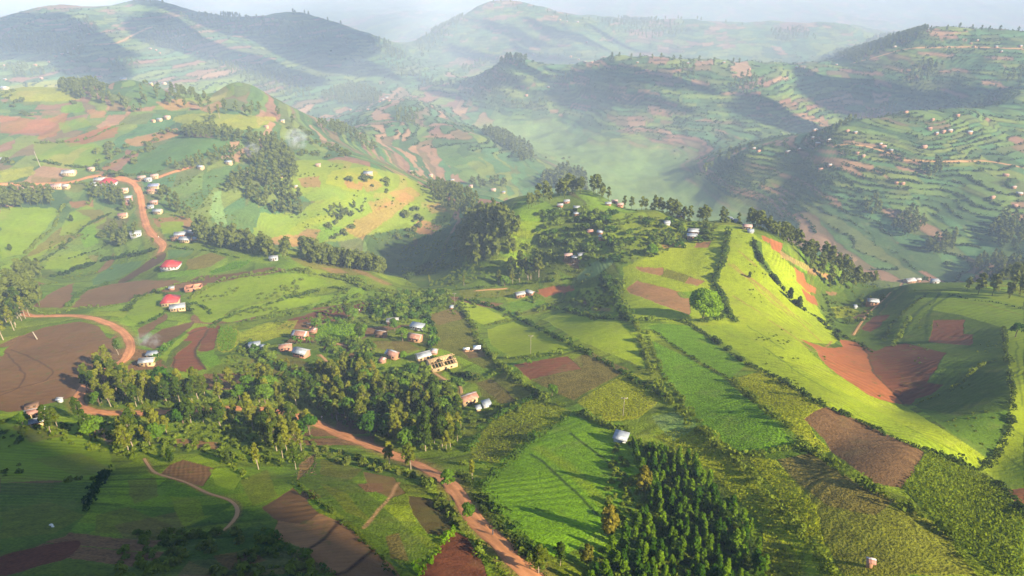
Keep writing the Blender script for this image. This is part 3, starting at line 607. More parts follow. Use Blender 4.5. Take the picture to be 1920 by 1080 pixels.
# ------------------------------------------------------------------ groves: (points, height, kind, label, group)
GR = []
def grove(pts_, h, kind, label, group, dh=.22): GR.append((pts_, h, kind, label, group, dh))
grove(scatter('852,478 862,440 880,418 930,402 968,412 975,440 978,470 990,484 960,498 915,500 880,500', 6.0), 13, 'euc', 'tall yellow-crowned eucalyptus in the dense wood on the left flank of the central hill', 'trees of the wood on the left flank of the central hill')
grove(scatter('932,532 950,518 985,508 1018,508 1020,520 985,530 945,538', 5.0), 13, 'euc', 'eucalyptus in the short row just below the central wood', 'trees of the short row below the central wood')
grove(scatter('562,472 600,482 650,492 700,500 722,508 716,516 680,508 640,504 600,500 566,492', 4.6), 12.5, 'euc', 'dark round-topped tree in the belt above the pale track on the plateau edge', 'trees of the belt above the plateau track')
grove(scatter('366,432 400,440 440,448 500,466 545,476 548,488 500,486 440,476 390,464 368,450', 5.4), 12, 'euc', 'eucalyptus in the long belt right of the metal-roofed farm by the road bend', 'trees of the belt right of the road bend')
grove(np.concatenate([line_pts('985,398 1010,385 1040,372 1060,362', 4.5, 3, 0, 60, 560), line_pts('1045,368 1075,362 1110,360 1145,368', 3.6, 4.0, 0, 60, 540), line_pts('1050,366 1090,362 1130,364', 4, 4.0, 8, 60, 540)]), 13, 'euc', 'rounded tree crowning the top of the central hill above the tin roofs', 'trees crowning the central hill')
grove(np.concatenate([line_pts('1190,384 1250,396 1300,404 1350,412 1400,420 1440,436 1480,456 1520,480 1560,502 1600,518 1640,526', 4.0, 2.6, 0, 90, 470), line_pts('1180,380 1250,396 1320,406 1400,420 1460,446 1520,478 1580,508 1630,522', 3.8, 3.0, 7, 90, 470), line_pts('1440,438 1500,468 1540,492 1580,510', 4.0, 3.0, 13, 90, 470), line_pts('1200,388 1300,404 1400,420 1480,455 1540,492 1590,514 1640,526', 4.0, 4.0, 16, 90, 470), line_pts('1500,480 1560,512 1610,526', 4.0, 3.0, -6, 90, 470)]), 10.3, 'euc', 'eucalyptus in the long belt behind the crest of the bright green shoulder', 'trees of the crest belt')
vw = np.concatenate([scatter('160,742 165,715 200,705 260,715 330,728 380,735 400,752 350,762 250,764 190,764', 4.6), scatter('400,735 430,725 500,722 560,738 600,750 560,762 450,760 400,755', 5.0), scatter('575,748 600,712 640,690 690,705 740,735 800,745 860,770 872,800 862,842 820,850 760,842 700,818 640,795 600,775', 4.0)])
vw = vw[vnoise(vw[:, 0] / 16, vw[:, 1] / 16, 77) > .10]
grove(vw, 9.4, 'euc', 'dark eucalyptus in the wood between the village and the dirt road', 'trees of the wood above the dirt road')
vb = np.concatenate([scatter('95,800 150,788 190,800 180,825 120,828 95,815', 5.2), scatter('232,800 300,792 315,815 300,835 250,855 225,840', 5.0), scatter('330,785 440,780 520,785 575,795 590,812 560,835 530,865 505,845 480,812 400,800 330,802', 4.4)])
vb = vb[vnoise(vb[:, 0] / 14, vb[:, 1] / 14, 78) > .16]
grove(vb, 9, 'euc', 'eucalyptus in the dark belt below the dirt road', 'trees of the belt below the dirt road')
grove(np.concatenate([scatter('0,590 10,560 38,520 70,505 82,520 70,545 80,575 55,600 20,625 0,650', 5.6)]), 14, 'slim', 'leafy tree in the grove at the left edge beside the road', 'trees of the left-edge grove')
grove(scatter('0,378 30,368 100,372 108,385 60,392 0,395', 5.8), 13, 'slim', 'slender tree in the pale grove at the left edge below the upper track', 'trees of the upper left grove')
grove(scatter('425,345 470,325 520,335 560,360 582,392 560,410 510,402 470,385 430,370', 5.8), 12, 'euc', 'dark tree in the wood on the slope left of the sunlit hillside', 'trees of the wood left of the sunlit hillside')
grove(scatter('465,262 520,270 560,310 560,335 525,350 490,330 470,300', 6.5), 12, 'euc', 'tree on the wooded spur above the sunlit hillside', 'trees of the spur above the sunlit hillside')
grove(scatter('340,248 380,240 430,250 460,262 452,272 400,262 345,258', 6.2), 10, 'dark', 'dark round tree in the row behind the smooth blue-green dome', 'trees of the row behind the green dome')
grove(scatter('312,312 350,300 400,285 450,275 462,290 420,305 380,318 340,322', 6.0), 7, 'dark', 'low dark tree in the belt on the front flank of the green dome', 'trees on the flank of the green dome')
grove(scatter('610,400 650,385 690,395 680,402 640,412 615,412', 6.5), 8, 'euc', 'tree in the loose thicket across the middle of the sunlit hillside', 'trees of the thicket on the sunlit hillside')
grove(scatter('800,350 830,345 870,360 900,372 895,400 870,405 835,395 805,375', 6.2), 9, 'euc', 'tree on the thicket slope at the right end of the sunlit hillside', 'trees of the right thicket slope')
grove(scatter('110,162 150,150 190,165 210,190 270,205 260,215 200,200 150,185 115,172', 9), 12, 'slim', 'tree in the hazy belt on the upper left ridge', 'trees of the upper left ridge belt')
grove(scatter('175,360 215,352 240,378 262,395 240,402 205,385 180,375', 6.5), 9, 'dark', 'tree among the cottages left of the upper road', 'trees among the upper road cottages')
grove(scatter('298,365 320,360 345,385 370,410 350,415 320,395 300,378', 6.5), 9, 'dark', 'tree in the clump right of the upper road', 'trees right of the upper road')
grove(scatter('200,435 230,425 258,430 250,462 225,472 205,460', 5.5), 8, 'broad', 'bushy tree in the clump left of the road bend', 'trees left of the road bend')
grove(scatter('1005,352 1020,332 1050,322 1085,325 1102,345 1080,358 1040,360', 7.5), 16, 'slim', 'tree in the dark round wood on the valley floor behind the central hill', 'trees of the valley floor wood')
grove(np.concatenate([scatter('900,250 930,248 960,262 1000,285 998,305 975,305 960,285 930,268', 8)]), 14, 'slim', 'tree in the dark plantation strip running down to the valley floor', 'trees of the plantation strip')
grove(np.concatenate([line_pts('1312,326 1335,315 1360,298 1385,288 1420,282', 5.5, 4), line_pts('1555,245 1580,237 1610,222 1640,214 1680,200', 7, 3)]), 13, 'slim', 'tree on the crest of the terraced right-hand spur', 'trees on the crest of the right spur')
grove(np.concatenate([scatter('1615,395 1640,372 1650,400 1625,408', 6.5), scatter('1665,430 1700,400 1735,410 1730,440 1700,445', 6.5), scatter('1730,470 1760,445 1790,450 1785,475 1745,480', 6.0), scatter('1730,325 1760,310 1765,330 1740,335', 6.5), scatter('1845,440 1880,410 1920,420 1920,460 1860,465', 7)]), 13, 'slim', 'hazy tree in a wood on the lower terraces of the right-hand hillside', 'trees on the lower right terraces')
grove(np.concatenate([line_pts('1820,555 1870,560 1925,572', 5, 3, 12), scatter('1895,548 1925,545 1925,560 1900,562', 4.5)]), 11, 'dark', 'dark tree at the right edge behind the crest of the smooth right hill', 'trees behind the right hill crest')
grove(scatter('1820,490 1860,480 1920,500 1920,530 1850,525 1830,510', 8), 11, 'slim', 'hazy tree at the foot of the right-hand hillside', 'trees at the foot of the right hillside')
_w = [i for i, g in enumerate(GR) if 'wood left of the sunlit' in g[4]][0]; _q = GR[_w][0]; GR[_w] = (_q[vnoise(_q[:, 0] / 13, _q[:, 1] / 13, 90) > .42],) + GR[_w][1:]
_b = [i for i, g in enumerate(GR) if 'crest belt' in g[4]][0]; _p = GR[_b][0]; GR[_b] = (_p[(vnoise(_p[:, 0] / 9, _p[:, 1] / 9, 88) > .30)],) + GR[_b][1:]
STUFF['under'] += [(x, y, rng.uniform(1, 2.6)) for x, y in _p[::2] + rng.normal(0, 2.5, _p[::2].shape)]
allp = []
for gi, (p, h, kind, lab, gp, dh) in enumerate(GR):
    for x, y in p: allp.append((h / math.sqrt(x * x + y * y + 1), gi, x, y))
# far woods on the mountains, each a few pixels tall
FARW = [('595,188 620,172 650,158 690,165 720,182 700,196 640,198', 9), ('60,60 120,70 165,95 140,110 70,105', 12), ('270,75 300,55 370,60 400,85 350,95 290,90', 12), ('120,45 165,35 190,60 150,80', 12), ('0,75 30,60 80,75 60,100 0,110', 14), ('190,120 240,110 270,125 220,130', 13), ('0,130 60,125 110,138 40,148', 12),
        ('330,30 430,30 560,45 640,70 560,85 460,70 380,50', 17), ('400,120 480,125 560,150 600,190 520,180 450,150', 15), ('690,75 720,78 770,110 740,115 705,100', 14), ('780,80 850,30 870,40 820,90 790,110', 16), ('930,115 960,108 1000,112 985,125 940,125', 11), ('1120,40 1200,35 1280,45 1290,65 1220,75 1150,60', 18),
        ('1030,155 1080,135 1100,140 1060,165', 12), ('945,200 1010,190 1030,200 980,215', 12), ('1250,130 1300,120 1305,150 1270,152', 12), ('1360,165 1400,140 1440,155 1420,178 1380,182', 11), ('1440,60 1500,55 1530,75 1460,85', 15), ('1570,110 1640,72 1740,55 1745,70 1660,95 1610,112', 11), ('1690,140 1740,115 1765,125 1730,160 1700,165', 10), ('1560,100 1600,95 1640,110 1600,122', 11), ('1880,140 1910,130 1920,150 1890,160', 11),
        ('240,170 330,170 420,200 520,215 560,235 480,222 380,210 280,200', 18), ('590,235 640,240 680,262 720,290 690,285 640,262', 11), ('740,205 790,215 780,240 745,230', 12), ('880,345 930,340 950,352 900,358', 10), ('860,130 920,110 925,118 880,140', 13), ('700,100 760,130 850,160 830,170 750,150', 20)]
for s, sp in FARW:
    for x, y in scatter(s, sp): STUFF['eu'].append((x, y, 13))
for x, y in np.concatenate([line_pts('1750,56 1800,58 1860,60 1920,62', 30, 6), line_pts('200,2 300,8 420,12 520,22 600,38 680,58', 28, 8), line_pts('900,6 960,10 1040,28 1100,42 1180,38 1300,38 1400,50', 30, 8), line_pts('950,108 1050,108 1150,110 1300,117 1400,124', 25, 6)]): STUFF['eu'].append((x, y, 13))
for x, y in scatter('0,20 300,10 600,60 760,160 900,260 1100,330 1250,350 1500,520 1700,520 1920,520 1920,70 1300,50 900,10 500,30', 30, 1.2):
    if vnoise(x / 70, y / 70, 3) < .80: continue
    STUFF['bush'].append((x, y, rng.uniform(2, 5)))
for x, y in scatter('450,240 560,240 700,310 900,360 880,400 800,430 700,500 560,470 460,420 300,300', 9, 1.3):
    if vnoise(x / 30, y / 30, 5) < .74: continue
    STUFF['bush'].append((x, y, rng.uniform(2.5, 6)))
for x, y in scatter('0,160 400,160 500,230 450,300 300,420 100,480 0,480', 12, 1.3):
    if vnoise(x / 40, y / 40, 6) < .76: continue
    STUFF['bush'].append((x, y, rng.uniform(2, 6)))
allp.sort(reverse=True)
for _, gi, x, y in allp[:300]:
    p, h, kind, lab, gp, dh = GR[gi]; put_tree('eucalyptus_tree' if kind in ('euc', 'slim') else 'round_crowned_tree', ('slim' if kind == 'euc' and rng.random() < .3 else 'broad' if kind == 'euc' and rng.random() < .12 else kind), x, y, h / 12 * rng.uniform(1 - dh * 1.9, 1 + dh * 1.3), lab, 'tree', gp, rng.uniform(.85, 1.15))
for _, gi, x, y in allp[300:]: STUFF['eu'].append((x, y, GR[gi][1] * rng.uniform(.75, 1.2)))
# ------------------------------------------------------------------ trees and shrubs that stand alone
SOLO = [(1317, 602, 'bright', 1.25, 'big_round_tree', 'big solitary bright green round tree casting a long shadow on the pasture'), (650, 598, 'slim', .95, 'eucalyptus_tree', 'slender tree standing in the dark brown strip above the village'), (662, 600, 'broad', .8, 'leafy_tree', 'light green tree beside the slender one in the brown strip'),
        (675, 640, 'euc', .85, 'eucalyptus_tree', 'leaning pale crowned tree right of the maize patch in the village'), (1222, 478, 'bright', .55, 'leafy_tree', 'bright green round tree on the near shoulder of the central hill'), (205, 690, 'euc', .95, 'eucalyptus_tree', 'tall pale green tree at the right edge of the big brown field'), (190, 700, 'euc', .85, 'eucalyptus_tree', 'shorter pale tree left of the tall one at the brown field edge'), (222, 665, 'slim', .7, 'slim_tree', 'slim tree beside the road curve above the white tin house'),
        (505, 742, 'broad', .9, 'leafy_tree', 'blue-green broad tree inside the wood above the road'), (730, 870, 'euc', .65, 'eucalyptus_tree', 'small tree growing on the left verge of the dirt road'), (770, 880, 'euc', .75, 'eucalyptus_tree', 'yellow-lit tree right at the road edge below the village'), (840, 910, 'broad', .5, 'bushy_tree', 'bushy tree on the left verge where the road turns down'), (878, 970, 'broad', .4, 'bushy_tree', 'small bush tree at the left verge lower down the road'),
        (885, 900, 'slim', .55, 'slim_tree', 'olive tree in the gully between road and bright field'), (1205, 920, 'golden', .65, 'golden_tree', 'golden tree at the upper corner of the plantation'), (1140, 1005, 'golden', .75, 'golden_tree', 'golden round tree at the left edge of the plantation'), (1100, 1060, 'golden', .5, 'golden_tree', 'small golden tree left of the plantation foot'), (485, 880, 'slim', .75, 'eucalyptus_tree', 'slender tree below the road above the ploughed plots'),
        (565, 845, 'slim', .7, 'eucalyptus_tree', 'lit tree at the lower edge of the belt below the road'), (555, 880, 'slim', .6, 'eucalyptus_tree', 'lower lit tree beside the brushwood pile'), (1903, 632, 'broad', .7, 'bushy_tree', 'dark bushy tree at the top of the right-edge hedge'), (1405, 520, 'dark', .32, 'round_shrub', 'lone dark round bush on the tilled pasture'), (320, 866, 'dark', .4, 'dark_shrub', 'dark purple bush at the top of the small brown plot'),
        (430, 868, 'dark', .42, 'dark_shrub', 'dark round bush right of the small brown plot'), (135, 415, 'dark', .55, 'dark_tree', 'dark lone tree in the contour fields below the upper grove'), (20, 470, 'dark', .5, 'dark_tree', 'dark lone tree near the left edge in the yellow-green field'), (990, 685, 'broad', .35, 'bushy_tree', 'bush swelling out of the hedge beside the olive field'), (1035, 742, 'broad', .5, 'leafy_tree', 'small leafy tree on the hedge below the olive field'),
        (870, 535, 'slim', .6, 'eucalyptus_tree', 'small lit tree on the rim of the plateau'), (805, 530, 'slim', .5, 'eucalyptus_tree', 'thin tree on the plateau rim left of the small lit one'), (855, 640, 'slim', .01, 'x', ''), (1010, 1075, 'euc', .6, 'eucalyptus_tree', 'small tree right of the road at the bottom edge'), (1050, 1060, 'euc', .5, 'eucalyptus_tree', 'small tree between the road and the plantation'), (1480, 560, 'dark', .6, 'dark_tree', 'upper dark tree on the hedge down the bright shoulder'), (1497, 576, 'dark', .6, 'dark_tree', 'lower dark tree on the hedge down the bright shoulder'),
        (412, 222, 'slim', 1.3, 'leafy_tree', 'tall pale tree clump standing on the yellow grass ridge'), (395, 222, 'slim', 1.1, 'leafy_tree', 'left pale tree standing on the yellow grass ridge'), (540, 690, 'golden', .45, 'golden_bush', 'yellow-leaved bush in front of the striped roof house'), (697, 700, 'golden', .6, 'golden_bush', 'golden round tree below the village yard'), (755, 640, 'broad', .75, 'leafy_tree', 'leafy tree in the village yard between the brown roofs'), (740, 620, 'broad', .7, 'leafy_tree', 'leafy tree behind the brown thatched house'), (757, 672, 'bright', .28, 'bright_bush', 'bright yellow-green bush beside the patched roof house'),
        (45, 800, 'broad', .6, 'bushy_tree', 'bushy green tree beside the rusty roofed compound')]
for u, v, kind, s, nm_, lab in SOLO:
    if s < .05: continue
    x, y = ground(u, v); put_tree(nm_, kind, x, y, s, lab, 'tree')
# plantation of young trees at the bottom right
pp = scatter('1190,830 1215,840 1250,850 1290,862 1320,890 1350,930 1390,965 1420,1000 1430,1060 1440,1110 1100,1110 1110,1070 1150,1030 1180,985 1210,960 1225,930 1200,890 1180,850', 2.35)
pp = pp[rng.permutation(len(pp))]; 
for i, (x, y) in enumerate(pp[:300]): put_tree('young_tree', 'cone', x, y, rng.uniform(.40, .76), 'young dark green tree in the dense plantation at the bottom', 'young tree', 'trees of the bottom plantation', rng.uniform(.9, 1.3))
for x, y in pp[300:]: STUFF['cone'].append((x, y, rng.uniform(4, 6)))
# ------------------------------------------------------------------ shrubs and banana plants round the village and along field edges
def put_shrub(x, y, s, lab, gp, me=None, name='shrub'):
    r = bpy.data.objects.new(name, me or SHR[int(rng.integers(6))]); col.objects.link(r); r.location = (x, y, float(hz(x, y)) - .1); r.scale = (s * rng.uniform(.8, 1.3), s * rng.uniform(.8, 1.3), s); r.rotation_euler[2] = rng.uniform(0, 6.28); return tag(r, lab, 'shrub', gp)
SH = [('440,650 480,640 540,690 620,700 640,690 600,668 560,700 500,690', 5, 1.6, 'green shrub in the garden below the striped roof house', 'shrubs of the lower village garden'), ('600,640 690,640 720,700 640,700', 4.6, 1.8, 'rounded shrub in the middle of the village', 'shrubs in the middle of the village'),
      ('700,560 830,548 850,560 780,600 700,600', 4.8, 2.1, 'leafy shrub in the thicket above the village', 'shrubs of the thicket above the village'), ('690,690 790,690 830,740 780,760 700,730', 4.6, 1.8, 'shrub in the rough garden below the roofless house', 'shrubs below the roofless house'), ('820,730 860,715 860,745 830,760', 4, 1.8, 'shrub left of the pink-brown roofed house', 'shrubs left of the pink-brown roofed house'),
      ('1010,400 1100,390 1150,400 1180,440 1150,500 1060,480 1000,450', 6.5, 2.2, 'shrub on the terraces of the central hill', 'shrubs on the central hill terraces'), ('1120,520 1170,530 1160,560 1130,550', 4, 1.6, 'shrub in the hollow below the central hill', 'shrubs in the hollow'), ('1200,410 1330,420 1350,450 1250,470 1180,460', 6.5, 1.9, 'shrub in the gardens on the back of the central hill', 'shrubs in the back gardens'),
      ('580,830 640,850 760,880 780,900 700,885 600,862', 4.2, 1.3, 'low shrub on the bank below the dirt road', 'shrubs on the bank below the road'), ('300,1010 430,990 520,1020 600,1080 400,1090 280,1060', 4.6, 1.3, 'low shrub in the shaded corner at the bottom left', 'shrubs of the bottom left corner'), ('800,890 850,950 900,1020 870,1010 820,960', 3.2, 1.4, 'shrub in the strip left of the descending road', 'shrubs left of the descending road')]
cnt = 0
for s, sp, sz, lab, gp in SH:
    for x, y in scatter(s, sp):
        if cnt < 300: put_shrub(x, y, sz * rng.uniform(.5, 1.1), lab, gp); cnt += 1
        else: STUFF['bush'].append((x, y, sz * 1.3))
for i, (s, lab) in enumerate([('590,625 600,610 640,606 650,612', 'banana plant along the top of the village maize patch'), ('545,640 560,645 600,640 585,650', 'banana plant in the yard of the pink walled house'), ('600,720 560,712 520,716', 'banana plant at the wood edge below the lower garden'), ('285,690 300,676 310,665 320,650', 'banana plant beside the white tin roof near the smoke'), ('790,605 812,640 808,655', 'banana plant along the hedge right of the long grey roof')]):
    for x, y in line_pts(s, 3.6, 1.2):
        r = empty('banana_plant', (x, y, float(hz(x, y))), rng.uniform(0, 6)); r.scale = [rng.uniform(.8, 1.2)] * 3; b_ = BAN[i % 2]
        for nm_, me in zip(('stem', 'leaves'), b_): o = bpy.data.objects.new(nm_, me); col.objects.link(o); o.parent = r
        tag(r, lab, 'banana plant', lab.replace('banana plant', 'banana plants'))
# the rest of the trees and bushes, past what can be told apart
def merged(name, items, libs, mat, label, cat, h0):
    VV, FF, o = [], [], 0
    for x, y, h in items:
        V, F = libs[int(rng.integers(len(libs)))]; a = rng.uniform(0, 6.28); s = h / h0; c, sn = math.cos(a) * s * rng.uniform(.85, 1.2), math.sin(a) * s
        VV.append(np.stack([V[:, 0] * c - V[:, 1] * sn + x, V[:, 0] * sn + V[:, 1] * c + y, V[:, 2] * s + float(hz(x, y)) - .2], 1)); FF.append(F + o); o += len(V)
    tag(link_mesh(name, np.concatenate(VV), np.concatenate(FF), mat), label, cat, kind='stuff')
merged('distant_woodland', STUFF['eu'], [join([c, (np.array(t[0]), np.array(t[1]))]) for t, c in LOW], M['euf'], 'woods and scattered trees fading into haze on the far hills', 'woodland', 12.0)
UN = [('160,742 260,715 400,735 560,738 700,705 800,745 880,790 850,855 700,820 600,780 450,765 190,764', 3.0, 0), ('95,800 250,790 440,790 590,800 600,850 520,880 400,850 240,860 120,830', 3.2, 0), ('590,840 760,880 860,960 800,900 640,860', 2.8, .4), ('700,555 850,550 850,575 780,605 640,610 560,600', 3.0, .35),
      ('830,480 1000,490 1060,440 1060,400 1150,400 1180,440 1150,500 1100,520 900,540 760,535', 4.2, .45), ('1160,400 1340,420 1350,450 1230,480 1150,500', 4.0, .45), ('420,640 560,690 700,700 830,740 760,760 560,735 430,700', 3.0, .4), ('250,1000 500,990 640,1095 200,1095', 2.6, .5), ('0,780 180,790 230,870 190,905 0,900', 4, .62), ('150,420 300,440 320,480 120,530 0,560 0,520', 4.5, .6), ('880,900 1000,1040 1060,1095 1000,1060 905,960', 2.4, .4),
      ('1080,525 1180,520 1170,560 1150,600 1100,600', 3.2, .4), ('860,690 1000,745 880,880 830,850 880,790', 3.2, .6), ('1150,800 1240,830 1340,900 1440,1080 1100,1095 1130,1000', 2.4, .3), ('740,540 860,560 1060,530 1000,600 860,600', 4, .66), ('480,420 560,440 700,440 860,380 880,360 700,320 560,300 480,340', 5.5, .66), ('0,200 400,200 440,260 200,320 0,330', 8, .72), ('250,330 480,330 460,430 330,440 280,400', 5, .6), ('360,520 640,510 760,545 640,610 400,620', 3.6, .7), ('690,440 860,400 860,530 760,520', 4.5, .5), ('1530,525 1690,535 1600,640 1560,600', 4.5, .6), ('1370,440 1450,460 1540,590 1560,640 1700,800 1840,870 1700,820 1430,690 1370,610', 3.6, .74), ('1700,540 1900,560 1880,700 1860,860 1740,770 1700,640', 3.6, .72)]
for s, sp, th in UN:
    for x, y in scatter(s, sp):
        if vnoise(x / 11, y / 11, 12) > th: STUFF['under'].append((x, y, rng.uniform(.7, 2.0) * (.45 if th > .7 else 1)))
merged('undergrowth', STUFF['under'], [crown([(0, 0, .9, 1.0, .9), (.8, .3, .6, .7, .6), (-.7, .2, .7, .7, .7)], 26, .36) for _ in range(5)], M['hedge'], 'rough bushes and undergrowth between the trees and on the banks', 'undergrowth', 2.0)
merged('distant_bushes', STUFF['bush'], [crown([(0, 0, .9, 1.1, .9), (.8, .3, .6, .7, .6), (-.7, .2, .7, .7, .7)], 16, .5) for _ in range(4)], M['euf'], 'low bushes dotted over the terraces and slopes behind', 'bushes', 2.0)
if STUFF['cone']: merged('plantation_undergrowth', STUFF['cone'], [c[2] for c in LIB['cone']], M['pl'], 'young trees filling the gaps of the bottom plantation', 'young trees', 6.0)
# ------------------------------------------------------------------ terraces edged with bush lines on the far slopes
def terrace_bushes():
    n_c = 60000; X = rng.uniform(-1, 1, n_c * 6); Y = np.exp(rng.uniform(math.log(560), math.log(1900), n_c * 6)); X = X * .84 * Y
    e = grid_at(e1, X, Y); z = hz(X, Y); mk = (e > .5) & (z > 28) & (vnoise(X / 30, Y / 30, 4) > .30) & (((X > 60) & (Y < 1000)) | (Y > 1050)); X, Y, z = X[mk][:n_c], Y[mk][:n_c], z[mk][:n_c]
    per = 7; s = rng.uniform(.4, 1.1, len(X)) * (1 + Y / 2500); C = np.stack([X, Y, z], 1)[:, None, :] + rng.normal(0, .7, (len(X), per, 3)) * s[:, None, None]; C[:, :, 2] += (.5 * s)[:, None]
    V, F = sprays(C.reshape(-1, 3), np.tile([[0, -.2, .8]], (len(X) * per, 1)), np.repeat(s * .75, per), .8)
    tag(link_mesh('terrace_hedgerows', V, F, M['euf']), 'dark bush lines along the terrace edges of the far slopes', 'hedgerows', kind='stuff')
terrace_bushes()
# ------------------------------------------------------------------ hedges: one thing each
def hedge(label, s, wd=1.6, ht=1.6, mat='hedge', dens_=1.0, name='hedge', group=None):
    w_ = np.array([ground(*p) for p in dens(catmull(P2(s)))]); C, Nn, S = [], [], []
    for a, b in zip(w_[:-1], w_[1:]):
        d = np.hypot(*(b - a))
        if d > 50 or d < .01: continue
        nb_ = max(1, int(d / .8 * dens_)); t = rng.uniform(0, 1, nb_); c = a + (b - a) * t[:, None] + rng.normal(0, wd * .32, (nb_, 2)) + fbm(a[:1] / 5, a[1:] / 5, 2, 2)[0] * wd * .5; c = c[vnoise(c[:, 0] / 4.5, c[:, 1] / 4.5, 15) > .22]; nb_ = len(c)
        if nb_ == 0: continue
        hh = ht * (.30 + 1.15 * vnoise(c[:, 0] / 3.4, c[:, 1] / 3.4, 8) ** 1.3 + (rng.random(nb_) < .03) * .9); k = 20
        dd = rng.normal(0, 1, (nb_, k, 3)); dd /= np.linalg.norm(dd, axis=2)[:, :, None]; dd[:, :, 2] = np.abs(dd[:, :, 2])
        z = hz(c[:, 0], c[:, 1]); P_ = np.stack([c[:, 0], c[:, 1], z + hh * .30], 1)[:, None, :] + dd * np.stack([hh * .55, hh * .55, hh * .7], 1)[:, None, :]
        C.append(P_.reshape(-1, 3)); Nn.append(dd.reshape(-1, 3)); S.append(np.repeat(.20 * np.clip(hh, .8, 2.2) * (.8 + c[:, 1] / 700), k))
    V, F = sprays(np.concatenate(C), np.concatenate(Nn), np.concatenate(S), .6)
    return tag(link_mesh(name, V, F, M[mat]), label, 'hedge', group)
